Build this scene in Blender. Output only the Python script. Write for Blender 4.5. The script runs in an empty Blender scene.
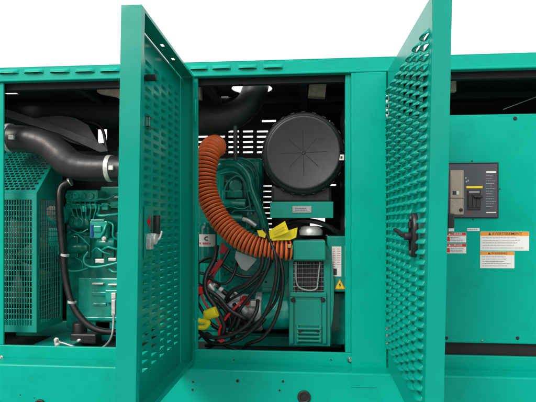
import bpy, bmesh, math, random
from mathutils import Vector, Matrix
random.seed(7)
C = bpy.context.scene
COL = C.collection
R = math.radians
# ---------------------------------------------------------------- camera model
F = 470.0; D = 2.87; CX, CY = 268.0, 223.0; CZ = 1.65; A = math.atan(39 / F)
RV = Vector((math.cos(A), math.sin(A), 0)); FW = Vector((-math.sin(A), math.cos(A), 0))
CAM = Vector((0, -D, CZ))
def ray(px, py): return FW + RV * ((px - CX) / F) + Vector((0, 0, (CY - py) / F))
def P(px, py, y=0.0):
    d = ray(px, py); return CAM + d * ((y + D) / d.y)
def PXp(px, py, X):
    d = ray(px, py); return CAM + d * (X / d.x)
def X(px, y=0.0): return P(px, 200, y).x
def Z(py, px=307, y=0.0): return P(px, py, y).z
def S(y=0.0): return (D + y) / F          # metres per photo pixel at depth y

# ---------------------------------------------------------------- materials
def newmat(name):
    m = bpy.data.materials.new(name); m.use_nodes = True
    n = m.node_tree.nodes; l = m.node_tree.links
    return m, n, l, n['Principled BSDF']
def mat(name, col, rough=.5, metal=0, var=.12, scale=8, bump=0, bscale=200, coat=0, spec=.5, rvar=.1, dirt=None, dirtamt=.0, warp=0, dust=0):
    m, n, l, b = newmat(name)
    tc = n.new('ShaderNodeTexCoord')
    nz = n.new('ShaderNodeTexNoise'); nz.inputs['Scale'].default_value = scale; nz.inputs['Detail'].default_value = 6
    nz.inputs['Roughness'].default_value = .65
    l.new(tc.outputs['Object'], nz.inputs['Vector'])
    mr = n.new('ShaderNodeMapRange'); mr.inputs['From Min'].default_value = .25; mr.inputs['From Max'].default_value = .75
    mr.inputs['To Min'].default_value = 1 - var; mr.inputs['To Max'].default_value = 1 + var
    l.new(nz.outputs['Fac'], mr.inputs['Value'])
    mx = n.new('ShaderNodeMix'); mx.data_type = 'RGBA'; mx.blend_type = 'MULTIPLY'; mx.inputs['Factor'].default_value = 1
    mx.inputs['A'].default_value = (*col, 1); l.new(mr.outputs['Result'], mx.inputs['B'])
    out = mx.outputs['Result']
    if dirtamt > 0:
        n2 = n.new('ShaderNodeTexNoise'); n2.inputs['Scale'].default_value = scale * 2.3; n2.inputs['Detail'].default_value = 9
        n2.inputs['Roughness'].default_value = .75; l.new(tc.outputs['Object'], n2.inputs['Vector'])
        cr = n.new('ShaderNodeMapRange'); cr.inputs['From Min'].default_value = .52; cr.inputs['From Max'].default_value = .75
        cr.inputs['To Max'].default_value = dirtamt; l.new(n2.outputs['Fac'], cr.inputs['Value'])
        m2 = n.new('ShaderNodeMix'); m2.data_type = 'RGBA'; l.new(cr.outputs['Result'], m2.inputs['Factor'])
        l.new(out, m2.inputs['A']); m2.inputs['B'].default_value = (*(dirt or (.12, .11, .09)), 1); out = m2.outputs['Result']
    if dust:
        sx = n.new('ShaderNodeMapping'); sx.inputs['Scale'].default_value = (34, 34, 5); l.new(tc.outputs['Object'], sx.inputs['Vector'])
        n4 = n.new('ShaderNodeTexNoise'); n4.inputs['Scale'].default_value = 1; n4.inputs['Detail'].default_value = 8; n4.inputs['Roughness'].default_value = .7
        l.new(sx.outputs['Vector'], n4.inputs['Vector'])
        c4 = n.new('ShaderNodeMapRange'); c4.inputs['From Min'].default_value = .55; c4.inputs['From Max'].default_value = .8; c4.inputs['To Max'].default_value = dust
        l.new(n4.outputs['Fac'], c4.inputs['Value'])
        m4 = n.new('ShaderNodeMix'); m4.data_type = 'RGBA'; l.new(c4.outputs['Result'], m4.inputs['Factor']); l.new(out, m4.inputs['A']); m4.inputs['B'].default_value = (.03, .28, .22, 1); out = m4.outputs['Result']
        vo = n.new('ShaderNodeTexNoise'); vo.inputs['Scale'].default_value = 150; vo.inputs['Detail'].default_value = 2; l.new(tc.outputs['Object'], vo.inputs['Vector'])
        c5 = n.new('ShaderNodeMapRange'); c5.inputs['From Min'].default_value = .73; c5.inputs['From Max'].default_value = .76; c5.inputs['To Max'].default_value = .5; l.new(vo.outputs['Fac'], c5.inputs['Value'])
        m5 = n.new('ShaderNodeMix'); m5.data_type = 'RGBA'; l.new(c5.outputs['Result'], m5.inputs['Factor']); l.new(out, m5.inputs['A']); m5.inputs['B'].default_value = (.05, .10, .08, 1); out = m5.outputs['Result']
    l.new(out, b.inputs['Base Color'])
    r2 = n.new('ShaderNodeMapRange'); r2.inputs['From Min'].default_value = .3; r2.inputs['From Max'].default_value = .7
    r2.inputs['To Min'].default_value = max(.02, rough - rvar); r2.inputs['To Max'].default_value = min(1, rough + rvar)
    l.new(nz.outputs['Fac'], r2.inputs['Value']); l.new(r2.outputs['Result'], b.inputs['Roughness'])
    b.inputs['Metallic'].default_value = metal
    b.inputs['Specular IOR Level'].default_value = spec
    b.inputs['Coat Weight'].default_value = coat; b.inputs['Coat Roughness'].default_value = .05
    if bump:
        n3 = n.new('ShaderNodeTexNoise'); n3.inputs['Scale'].default_value = bscale; n3.inputs['Detail'].default_value = 3
        l.new(tc.outputs['Object'], n3.inputs['Vector'])
        bp = n.new('ShaderNodeBump'); bp.inputs['Strength'].default_value = bump; bp.inputs['Distance'].default_value = .002
        l.new(n3.outputs['Fac'], bp.inputs['Height']); l.new(bp.outputs['Normal'], b.inputs['Normal'])
        if warp:
            n6 = n.new('ShaderNodeTexNoise'); n6.inputs['Scale'].default_value = 4.5; n6.inputs['Detail'].default_value = 1.5; l.new(tc.outputs['Object'], n6.inputs['Vector'])
            b6 = n.new('ShaderNodeBump'); b6.inputs['Strength'].default_value = warp; b6.inputs['Distance'].default_value = .012
            l.new(n6.outputs['Fac'], b6.inputs['Height']); l.new(b6.outputs['Normal'], bp.inputs['Normal']); l.new(bp.outputs['Normal'], b.inputs['Coat Normal'])
    return m
TEAL = (.0, .385, .29)
M = {}
M['paint'] = mat('teal_powder_coat', TEAL, .26, var=.05, scale=1.6, bump=.05, bscale=260, coat=.03, spec=.13, rvar=.07, dirt=(.0, .22, .165), dirtamt=.45, warp=.35, dust=.10)
M['door'] = mat('teal_door_coat', (.0, .30, .228), .24, var=.06, scale=2, bump=.05, bscale=240, warp=.3, dust=.08, coat=.08, spec=.18, rvar=.06, dirt=(.0, .34, .29), dirtamt=.15)
M['engine'] = mat('engine_green_paint', (.0, .21, .158), .18, var=.35, scale=14, bump=.5, bscale=120, coat=.4, spec=.35, rvar=.12, dirt=(.005, .045, .035), dirtamt=.5)
M['engine_light'] = mat('engine_green_casting', (.0, .38, .29), .17, var=.25, scale=18, bump=.4, bscale=140, coat=.4, rvar=.1, dirt=(.02, .07, .06), dirtamt=.4)
M['bracket'] = mat('bracket_green', (.0, .28, .215), .34, var=.08, scale=5, bump=.1, coat=.2, spec=.35, dirt=(.02, .2, .16), dirtamt=.2)
M['liner'] = mat('dark_liner', (.012, .013, .014), .7, var=.3, scale=6, bump=.3, bscale=90)
M['black'] = mat('black_rubber', (.013, .013, .015), .45, var=.25, scale=25, bump=.3, bscale=180, rvar=.1, dirt=(.07, .065, .06), dirtamt=.3)
M['blackgloss'] = mat('black_cable_jacket', (.012, .012, .013), .32, var=.2, scale=25, bump=.15, bscale=300)
M['blackpl'] = mat('black_plastic', (.014, .0145, .018), .45, var=.15, scale=12, bump=.35, bscale=300, rvar=.07, dirt=(.05, .05, .05), dirtamt=.25)
M['slate'] = mat('filter_cover_plastic', (.019, .020, .025), .42, var=.12, scale=9, bump=.3, bscale=350, rvar=.08, dirt=(.06, .06, .065), dirtamt=.25)
M['pipe'] = mat('matt_black_pipe', (.022, .027, .026), .5, var=.3, scale=10, bump=.4, bscale=150, dirt=(.08, .08, .07), dirtamt=.25)
M['hose'] = mat('ribbed_intake_rubber', (.024, .022, .026), .4, var=.2, scale=12, bump=.25, bscale=100, dirt=(.05, .045, .045), dirtamt=.3)
M['steel'] = mat('zinc_steel', (.55, .55, .53), .32, metal=1, var=.2, scale=30, rvar=.12, bump=.2, bscale=200)
M['castsilver'] = mat('cast_aluminium', (.74, .74, .72), .38, metal=.45, var=.2, scale=30, bump=.5, bscale=160, dirt=(.15, .14, .12), dirtamt=.4)
M['brass'] = mat('brass_fitting', (.62, .45, .2), .35, metal=1, var=.2, scale=30)
M['orange'] = mat('orange_silicone', (1.0, .185, .045), .36, var=.18, scale=30, bump=.2, bscale=200, dirt=(.8, .12, .03), dirtamt=.25)
M['groove'] = mat('hose_groove_dark', (.035, .012, .008), .7)  # near-black tone for the groove faces between the orange ridges
M['yellow'] = mat('yellow_plastic', (.95, .74, .012), .45, var=.1, scale=20)
M['red'] = mat('red_plastic', (.62, .015, .02), .42, var=.15, scale=20)
M['darkred'] = mat('dark_red_sleeve', (.40, .012, .02), .5, var=.2, scale=20)
M['greytag'] = mat('grey_metal_tag', (.36, .40, .39), .5, metal=.2, var=.15, scale=20)
M['white'] = mat('white_label_stock', (.80, .80, .78), .5, var=.03, scale=15)
M['orangelab'] = mat('label_orange', (.86, .30, .02), .5, var=.03)
M['redlab'] = mat('label_red', (.66, .02, .02), .5, var=.03)
M['ink'] = mat('print_ink', (.03, .03, .03), .6)
M['greyink'] = mat('print_ink_grey', (.30, .31, .32), .6)
M['palegrey'] = mat('print_pale_grey', (.42, .43, .45), .6)
M['bezel'] = mat('breaker_bezel', (.070, .074, .088), .42, var=.06, scale=8, bump=.15, bscale=400)
M['tan'] = mat('trip_unit_beige', (.40, .335, .26), .5, var=.06, scale=10)
M['beige'] = mat('beige_rough', (.68, .54, .45), .9, var=.3, scale=30, bump=.6, bscale=60)
M['core'] = mat('radiator_core', (.02, .045, .042), .55, var=.3, scale=40)
M['fan'] = mat('fan_pale_plastic', (.055, .065, .05), .6, var=.15, scale=8)
M['braid'] = mat('braided_wire', (.42, .43, .43), .4, metal=.5, var=.35, scale=160)
M['ground'] = mat('concrete_ground', (.24, .235, .22), .85, var=.2, scale=1.2, bump=.6, bscale=40, dirt=(.10, .095, .085), dirtamt=.5)

# ---------------------------------------------------------------- object plumbing
def link(o, parent=None):
    COL.objects.link(o)
    if parent: o.parent = parent
    return o
def tag(o, label=None, cat=None, group=None, kind=None):
    if label: o['label'] = label
    if cat: o['category'] = cat
    if group: o['group'] = group
    if kind: o['kind'] = kind
    return o
def thing(name, loc, label, cat, group=None):
    o = bpy.data.objects.new(name, None); o.empty_display_size = .05; o.location = loc
    link(o); tag(o, label, cat, group); return o
class MB:
    """collects shapes in world coordinates and links them as one mesh object"""
    def __init__(s): s.v = []; s.f = []; s.m = []; s.sm = []; s.marks = []; s.depth = 0
    def add(s, vs, fs, mi=0, smooth=False):
        k = len(s.v); s.v += [tuple(v) for v in vs]
        for f in fs: s.f.append(tuple(i + k for i in f)); s.m.append(mi); s.sm.append(smooth)
        return s
    def box(s, x0, x1, y0, y1, z0, z1, mi=0, b=0.0):
        x0, x1 = sorted((x0, x1)); y0, y1 = sorted((y0, y1)); z0, z1 = sorted((z0, z1))
        b = min(b, .45 * min(x1 - x0, y1 - y0, z1 - z0))
        if b <= 0:
            vs = [(x, y, z) for x in (x0, x1) for y in (y0, y1) for z in (z0, z1)]
            return s.add(vs, [(0, 1, 3, 2), (4, 6, 7, 5), (0, 4, 5, 1), (2, 3, 7, 6), (0, 2, 6, 4), (1, 5, 7, 3)], mi)
        bm = bmesh.new(); bmesh.ops.create_cube(bm, size=1)
        for v in bm.verts: v.co = Vector(((x0 + x1) / 2 + v.co.x * (x1 - x0), (y0 + y1) / 2 + v.co.y * (y1 - y0), (z0 + z1) / 2 + v.co.z * (z1 - z0)))
        bmesh.ops.bevel(bm, geom=list(bm.edges), offset=b, segments=2, affect='EDGES', profile=.5)
        bm.verts.index_update()
        s.add([v.co.copy() for v in bm.verts], [[v.index for v in f.verts] for f in bm.faces], mi); bm.free(); return s
    def pbox(s, x0, y0, x1, y1, near, far, mi=0, b=0.003):
        xm = (x0 + x1) / 2
        return s.box(X(x0, near), X(x1, near), near, far, P(xm, y0, near).z, P(xm, y1, near).z, mi, b)
    def prism(s, pts, near, far, mi=0):
        """polygon of photo points on plane y=near extruded back to y=far"""
        a = [P(px, py, near) for px, py in pts]; n = len(a)
        bk = [Vector((p.x, far, p.z)) for p in a]
        return s.add(a + bk, [tuple(range(n)), tuple(reversed(range(n, 2 * n)))] + [(i, i + n, (i + 1) % n + n, (i + 1) % n) for i in range(n)], mi)
    def lathe(s, c, axis, prof, seg=32, mi=0, smooth=True, cap=True):
        """prof: list of (distance along axis, radius)"""
        ax = Vector(axis).normalized(); t = ax.orthogonal().normalized(); u = ax.cross(t); c = Vector(c)
        vs = []; fs = []
        for d, r in prof:
            for k in range(seg):
                a = 2 * math.pi * k / seg; vs.append(c + ax * d + (t * math.cos(a) + u * math.sin(a)) * r)
        for i in range(len(prof) - 1):
            for k in range(seg):
                k2 = (k + 1) % seg; fs.append((i * seg + k, i * seg + k2, (i + 1) * seg + k2, (i + 1) * seg + k))
        s.add(vs, fs, mi, smooth)
        if cap:
            s.add(vs[:seg], [tuple(reversed(range(seg)))], mi); s.add(vs[-seg:], [tuple(range(seg))], mi)
        return s
    def cyl(s, a, b, r, seg=24, mi=0, bev=None):
        a = Vector(a); b = Vector(b); L = (b - a).length; e = min(r * .18, L * .2) if bev is None else bev
        return s.lathe(a, b - a, [(0, r - e), (e * .3, r - e * .3), (e, r), (L - e, r), (L - e * .3, r - e * .3), (L, r - e)], seg, mi)
    def tube(s, pts, r, seg=12, sub=8, mi=0, mod=None, step=None, mfun=None):
        path = smooth_path(pts, sub) if step is None else resample(smooth_path(pts, 14), step)
        n = len(path); vs = []; fs = []; t0 = (path[1] - path[0]).normalized(); nrm = t0.orthogonal().normalized()
        ln = 0; L = sum((path[i + 1] - path[i]).length for i in range(n - 1))
        for i, p in enumerate(path):
            t = ((path[min(i + 1, n - 1)] - path[max(i - 1, 0)])).normalized()
            nrm = (nrm - t * nrm.dot(t)).normalized(); bn = t.cross(nrm)
            if i: ln += (p - path[i - 1]).length
            q = ln / L
            rr = r(q) if callable(r) else r
            if mod: rr *= mod(i, ln)
            for k in range(seg):
                a = 2 * math.pi * k / seg; vs.append(p + (nrm * math.cos(a) + bn * math.sin(a)) * rr)
        k0 = len(s.v); s.v += [tuple(v) for v in vs]
        for i in range(n - 1):
            for k in range(seg):
                k2 = (k + 1) % seg
                s.f.append((k0 + i * seg + k, k0 + i * seg + k2, k0 + (i + 1) * seg + k2, k0 + (i + 1) * seg + k))
                s.m.append(mfun(i) if mfun else mi); s.sm.append(True)
        s.add(vs[:seg], [tuple(reversed(range(seg)))], mi); s.add(vs[-seg:], [tuple(range(seg))], mi)
        return s
    def ptube(s, pts, rpx, **k):
        ym = sum(p[2] for p in pts) / len(pts); sc = S(ym)
        r = (lambda q: rpx(q) * sc) if callable(rpx) else rpx * sc
        return s.tube([P(*p) for p in pts], r, **k)
    def bolt(s, p, axis=(0, -1, 0), r=.009, h=.007, mi=0):
        ax = Vector(axis).normalized(); p = Vector(p) - ax * .002
        s.lathe(p, ax, [(0, r * 1.5), (.004, r * 1.5), (.004, r), (.004 + h, r), (.004 + h * 1.15, r * .8)], 6, mi, smooth=False); return s
    def sheet(s, o, u, v, w, h, holes, mi=0):
        """flat sheet origin o, axes u v, with rectangular holes (u0,u1,v0,v1)"""
        us = sorted({0, w, *[round(q, 5) for a in holes for q in a[:2] if 0 < q < w]}); vs_ = sorted({0, h, *[round(q, 5) for a in holes for q in a[2:] if 0 < q < h]})
        o = Vector(o); u = Vector(u); v = Vector(v); idx = {}
        vv = []; ff = []
        def g(i, j):
            if (i, j) not in idx: idx[(i, j)] = len(vv); vv.append(o + u * us[i] + v * vs_[j])
            return idx[(i, j)]
        for i in range(len(us) - 1):
            for j in range(len(vs_) - 1):
                a = (us[i] + us[i + 1]) / 2; b = (vs_[j] + vs_[j + 1]) / 2
                if any(x0 < a < x1 and y0 < b < y1 for x0, x1, y0, y1 in holes): continue
                ff.append((g(i, j), g(i + 1, j), g(i + 1, j + 1), g(i, j + 1)))
        return s.add(vv, ff, mi)
    def xf(s, fn):
        s.v = [tuple(fn(Vector(v))) for v in s.v]; return s
    def build(s, name, mats, parent=None, solid=0, label=None, fixn=True):
        me = bpy.data.meshes.new(name)
        org = Vector((0, 0, 0))
        if parent:
            org = world_loc(parent)
        else:
            xs = [v[0] for v in s.v]; ys = [v[1] for v in s.v]; zs = [v[2] for v in s.v]
            org = Vector(((min(xs) + max(xs)) / 2, (min(ys) + max(ys)) / 2, min(zs)))
        me.from_pydata([tuple(Vector(v) - org) for v in s.v], [], s.f)
        if not isinstance(mats, (list, tuple)): mats = [mats]
        for m in mats: me.materials.append(m)
        me.polygons.foreach_set('material_index', s.m); me.polygons.foreach_set('use_smooth', s.sm)
        if fixn:
            bm = bmesh.new(); bm.from_mesh(me); bmesh.ops.recalc_face_normals(bm, faces=bm.faces); bm.to_mesh(me); bm.free()
        me.update()
        o = bpy.data.objects.new(name, me); link(o, parent)
        if not parent: o.location = org
        if solid:
            md = o.modifiers.new('sheet', 'SOLIDIFY'); md.thickness = solid; md.offset = 0
        if label: o['label'] = label
        return o
    def split(s, name, mats, parent=None, join=1, **k):
        # every shape laid down becomes a mesh object of its own (join = shapes per object)
        out = []; mk = s.marks[::join] + [(len(s.v), len(s.f))]
        for (v0, f0), (v1, f1) in zip(mk, mk[1:]):
            q = MB(); q.v = s.v[v0:v1]; q.f = [tuple(i - v0 for i in f) for f in s.f[f0:f1]]; q.m = s.m[f0:f1]; q.sm = s.sm[f0:f1]
            out.append(q.build(name, mats, parent, **k))
        return out
def _marked(fn):
    def g(s, *a, **k):
        if s.depth == 0: s.marks.append((len(s.v), len(s.f)))
        s.depth += 1; r_ = fn(s, *a, **k); s.depth -= 1; return r_
    return g
for _n in ('add', 'box', 'pbox', 'prism', 'lathe', 'cyl', 'tube', 'ptube', 'bolt', 'sheet'): setattr(MB, _n, _marked(getattr(MB, _n)))
def world_loc(o):
    p = Vector(o.location)
    while o.parent: o = o.parent; p += Vector(o.location)
    return p
def smooth_path(pts, sub):
    pts = [Vector(p) for p in pts]
    if len(pts) < 3: return pts
    q = [pts[0] * 2 - pts[1]] + pts + [pts[-1] * 2 - pts[-2]]; out = []
    for i in range(1, len(q) - 2):
        for k in range(sub):
            t = k / sub; a, b, c, d = q[i - 1], q[i], q[i + 1], q[i + 2]
            out.append(.5 * ((2 * b) + (c - a) * t + (2 * a - 5 * b + 4 * c - d) * t * t + (3 * b - a - 3 * c + d) * t ** 3))
    out.append(pts[-1]); return out
def resample(path, step):
    out = [path[0]]; acc = 0
    for i in range(1, len(path)):
        a, b = path[i - 1], path[i]; L = (b - a).length; d = step - acc
        while d <= L: out.append(a.lerp(b, d / L)); d += step
        acc = L - (d - step)
    return out
def text(s, name, width, height, org, u, v, m, parent, label=None):
    """flat lettering fitted into width x height, origin bottom-left"""
    cu = bpy.data.curves.new(name, 'FONT'); cu.body = s; cu.size = 1; cu.extrude = 0.004; cu.offset = .003
    t = bpy.data.objects.new('tmp_text', cu); COL.objects.link(t)
    bpy.context.view_layer.update()
    me = bpy.data.meshes.new_from_object(t.evaluated_get(bpy.context.evaluated_depsgraph_get()))
    bpy.data.objects.remove(t)
    xs = [q.co.x for q in me.vertices]; ys = [q.co.y for q in me.vertices]
    x0, x1, y0, y1 = min(xs), max(xs), min(ys), max(ys)
    u = Vector(u); v = Vector(v); nn = u.cross(v); base = world_loc(parent); org = Vector(org)
    for q in me.vertices:
        c = q.co; w = org + u * ((c.x - x0) / (x1 - x0) * width) + v * ((c.y - y0) / (y1 - y0) * height) + nn * (c.z * .05)
        q.co = w - base
    me.materials.clear(); me.materials.append(m)
    o = bpy.data.objects.new(name, me); link(o, parent)
    if label: o['label'] = label
    return o

ZB = CZ                                   # horizon height
zRT = Z(58.5); zRB = Z(74.5); zLIP = Z(71.8); zSI = Z(352); zLG = Z(365)
XL, XR = X(-70), X(640)
YB = .88                                  # back wall
# ================================================================ ground
g = MB().box(-40, 40, -40, 60, -.2, 0); tag(g.build('ground', M['ground']), kind='structure')

# ================================================================ ENCLOSURE
enc = thing('generator_enclosure', (0, .4, 0), 'large teal steel generator enclosure with two louvred doors swung open', 'enclosure')
# fascia under the roof edge, with embossed louvers
fa = MB()
fa.box(XL, XR, 0, .035, zLIP, zRT - .006, b=.004)
fa.box(XL, XR, -.018, .03, zRB, zLIP - .0005, b=.005)
fa.build('top_rail', M['paint'], enc)
lv = MB()
def emboss(px0, px1, py):
    x0, x1 = X(px0), X(px1); z = P((px0 + px1) / 2, py).z; n = 16; h = .027; vs = []; fs = []
    for i in range(n + 1):
        q = i / n; e = (1 - (2 * q - 1) ** 6)
        for j in range(6):
            tt = j / 5; vs.append((x0 + (x1 - x0) * q, -.0005 - .020 * e * math.sin(math.pi * (1 - tt) * .5) ** 1 * (1 if j < 5 else .0), z + h * (tt - .5)))
    for i in range(n):
        for j in range(5): fs.append((i * 6 + j, (i + 1) * 6 + j, (i + 1) * 6 + j + 1, i * 6 + j + 1))
    # closing underside
    lv.add(vs, fs, 0, True)
    k = [v for v in vs[::6]]; w = [(v[0], -.0002, v[2]) for v in k]
    lv.add(k + w, [(i, i + n + 1, i + n + 2, i + 1) for i in range(n)], 1)
for a, b_, y_ in ((-1, 19, 71.5), (24, 44, 71), (50, 70, 70.6), (75, 95, 70.2), (100, 120, 69.8), (150, 170, 68.6), (175, 187, 68), (190, 208, 67.6), (212, 231, 67), (238, 257, 66.5), (263, 283, 66.2)):
    emboss(a, b_, y_)
lv.split('vent_louver', [M['paint'], M['liner']], enc, join=2)
bt = MB()
for px in (358, 379): bt.bolt(P(px, 69 - (px - 358) * .01), r=.006, h=.002)
bt.split('rail_screw', M['paint'], enc)
# roof with round exhaust opening and slits
ex_c = P(252, 88.6, .40); ROOFZ = ex_c.z + .0
hole_r = .142
rw = XR - XL; rd = YB + .05
def roof_slot(px0, px1, py, dy=.012):
    d = ray((px0 + px1) / 2, py); t = (ROOFZ - CZ) / d.z; y = (CAM + d * t).y
    a = CAM + ray(px0, py) * ((y + D) / ray(px0, py).y); b = CAM + ray(px1, py) * ((y + D) / ray(px1, py).y)
    return (a.x - XL, b.x - XL, y - .03 - dy, y - .03 + dy)
rs = MB()
holes = [(ex_c.x - .2 - XL, ex_c.x + .2 - XL, ex_c.y - .2 - .03, ex_c.y + .2 - .03)]
slots = [roof_slot(5, 18, 93.5, .02), roof_slot(54, 65, 103.3), roof_slot(70, 83, 102.5), roof_slot(101, 112, 105.5), roof_slot(212, 231, 97, .014), roof_slot(229, 229.1, 97)]
slots = [q for q in slots if q[1] - q[0] > .01]
rs.sheet((XL, .03, ROOFZ), (1, 0, 0), (0, 1, 0), rw, rd, holes + slots)
N = 64; vs = []; fs = []
for k in range(N):
    a = 2 * math.pi * k / N; c, s_ = math.cos(a), math.sin(a); vs.append((ex_c.x + hole_r * c, ex_c.y + hole_r * s_, ROOFZ))
for k in range(N):
    a = 2 * math.pi * k / N; c, s_ = math.cos(a), math.sin(a); m_ = max(abs(c), abs(s_)); vs.append((ex_c.x + .2 * c / m_, ex_c.y + .2 * s_ / m_, ROOFZ))
rs.add(vs, [(k, (k + 1) % N, (k + 1) % N + N, k + N) for k in range(N)])
rs.build('roof', M['liner'], enc, solid=.006)
# roof edge cap (teal outside strip above the fascia, folded back a little)
MB().box(XL, XR, .004, .06, zRT - .0055, zRT, b=.002).build('roof_edge', M['paint'], enc)
# ceiling beams
cb = MB()
for px in (92, 210, 300): cb.box(X(px, .4), X(px, .4) + .05, .06, YB, ROOFZ - .06, ROOFZ - .004, b=.004)
cb.box(XL + .02, XR - .02, .045, .085, ROOFZ - .075, ROOFZ - .004, b=.004)
cb.box(XL + .02, XR - .02, .60, .64, ROOFZ - .05, ROOFZ - .004, b=.004)
cb.split('ceiling_beam', M['liner'], enc)
# back wall with vent slots
def wslot(px0, px1, py, hh=.9):
    a = P(px0, py - hh, YB); b = P(px1, py + hh, YB); return (a.x - XL, b.x - XL, b.z, a.z)
wh = []
for r_ in range(5):
    py = 131.5 + r_ * 5.2
    for a, b_ in ((197, 208), (213, 225), (228.5, 239), (243, 253), (257, 268)): wh.append(wslot(a, b_, py, .8))
wh.append(wslot(262, 276, 121, .9)); wh.append(wslot(297, 330, 122, .8))
for r_ in range(11): wh.append(wslot(264, 272, 186 + r_ * 5.4, .55))
wh += [wslot(72, 82, 117, .7), wslot(98, 107, 132.5, 10.5), wslot(103, 106, 116, .7), wslot(310, 325, 222, 4.5), wslot(330, 336, 185, .7)]
bw = MB(); bw.sheet((XL, YB, 0), (1, 0, 0), (0, 0, 1), rw, ROOFZ - .003, wh)
bw.build('back_wall', M['liner'], enc, solid=.006)
# end walls, floor, partitions
MB().box(XL - .004, XL, .0, YB + .05, .12, zRT - .008).build('end_wall', M['paint'], enc)
MB().box(XR, XR + .004, .0, YB + .05, .12, zRT - .008).build('end_wall', M['paint'], enc)
zF = Z(352) - .09
MB().box(XL, XR, .07, YB - .003, zF - .02, zF).build('floor_pan', M['liner'], enc)
xb = X(348, .12)
MB().box(xb, xb + .01, .07, YB - .006, zF, ROOFZ - .08).build('partition', M['liner'], enc)
# sill and skid base
sl = MB(); sl.box(XL, XR, .0, .02, zLG - .03, zSI, b=.005); sl.build('sill', M['paint'], enc)
YS = -.135
bs = MB(); bs.box(XL, XR, YS, .0 - .0015, .18, zLG, b=.009); bs.box(XL, XR, .0, YB, .18, zLG - .033)
base = bs.build('skid_base', M['paint'], enc)
for (px, py, r_) in ((193, 382, .006), (192.5, 390, .006), (237.5, 381, .009), (283, 381.5, .007), (279.5, 390.5, .006), (34, 398, .003), (20, 395, .003)):
    MB().lathe(P(px, py, YS - .0025), (0, 1, 0), [(0, r_ * 1.0), (.002, r_)], 16).build('bolt_hole', M['liner'], enc)
for (px, py, r_) in ((304, 397, 6.6), (40, 405, 6)):
    c = P(px, py, YS - .004); q = r_ * S(YS)
    kn = MB(); kn.lathe(c, (0, -1, 0), [(0, q), (.006, q), (.009, q * .9), (.009, q * .62), (.001, q * .58)], 32); kn.build('cable_grommet', M['blackpl'], enc)
em = MB(); em.pbox(351, 386.2, 376, 387.6, YS - .006, YS - .0005, b=.002); em.build('stamped_rib', M['paint'], enc)
for px in (234, 331): MB().lathe(P(px, 360, -.003), (0, 1, 0), [(0, .0045), (.002, .0045)], 12).build('bolt_hole', M['liner'], enc)
for px, py in ((1.5, 358), (350, 360), (389, 359.5)):
    b_ = MB(); b_.lathe(P(px, py, -.001), (0, -1, 0), [(0, .017), (.004, .017), (.005, .011), (.013, .0105), (.017, .006)], 20); b_.build('dome_bolt', M['steel'], enc)
# posts
MB().box(X(-9), X(3.2), .002, .016, zSI + .001, zRB - .001, b=.003).build('post', M['paint'], enc)
MB().box(X(160), X(197.5), .004, .03, zSI + .001, zRB - .001, b=.003).build('post', M['paint'], enc)
pm = MB(); pm.box(X(345.5), X(351.5), .012, .06, zSI + .001, zRB - .001, b=.003)
pm.build('door_stop', M['paint'], enc)
pp = MB(); pp.box(X(351), X(386.2), -.022, .001, Z(371.5), zRB + .002 - .004, b=.005)
pp.box(X(352), X(386), .0015, .05, zSI + .001, zRB - .001)
pp.build('post', M['paint'], enc, label='wide flat teal pillar between the two openings')
MB().box(X(387.5), X(392), .004, .05, zSI + .001, zRB - .001, b=.003).build('door_stop', M['paint'], enc)

# ---- doors -------------------------------------------------------
W = .95; T = .088; zD0 = Z(365) + .006; zD1 = Z(75) - .0; Y0 = -.03
pitchY = .13; pitchZ = .0423
def louver_panel(xp, out, ncol, y_first, ztop, zbot, hw=0.046, skip=None, dep=.018):
    """pressed louvers; out = -1/+1 direction they bulge along x"""
    mb = MB(); hz = .023; nu = 10; nvv = 5
    nrow = int((ztop - zbot) / pitchZ)
    yc = [y_first - i * pitchY for i in range(ncol)]
    zc = [ztop - j * pitchZ for j in range(nrow)]
    holes = []
    for j, z in enumerate(zc):
        for i, y in enumerate(yc):
            if skip and skip(y, z): continue
            holes.append((y - hw, y + hw, z - hz / 2, z + hz / 2))
            vs = []; fs = []
            for a in range(nu + 1):
                u = -1 + 2 * a / nu; uy = math.copysign(abs(u) ** .85, u); e = (1 - abs(u) ** 2.6)
                for b in range(nvv + 1):
                    t = b / nvv; s = math.cos(t * math.pi / 2) ** .9 if t < 1 else 0
                    vs.append((xp + out * dep * e * s, y + uy * hw, z - hz / 2 + hz * t))
            for a in range(nu):
                for b in range(nvv):
                    q = a * (nvv + 1) + b; fs.append((q, q + nvv + 1, q + nvv + 2, q + 1))
            mb.add(vs, fs, 0, True)
    ya, yb_ = Y0 - .004, Y0 - W + .004
    o = Vector((xp, yb_, zD0)); hh = [(a - yb_, b - yb_, c - zD0, d - zD0) for a, b, c, d in holes]
    mb.sheet(o, (0, 1, 0), (0, 0, 1), ya - yb_, zD1 - zD0, hh)
    return mb
def twist(k, xh):
    zc = (zD0 + zD1) / 2 + .12
    return lambda v: Vector((v.x + k * max(0, (Y0 - v.y)) / W * (v.z - zc), v.y, v.z))
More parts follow.
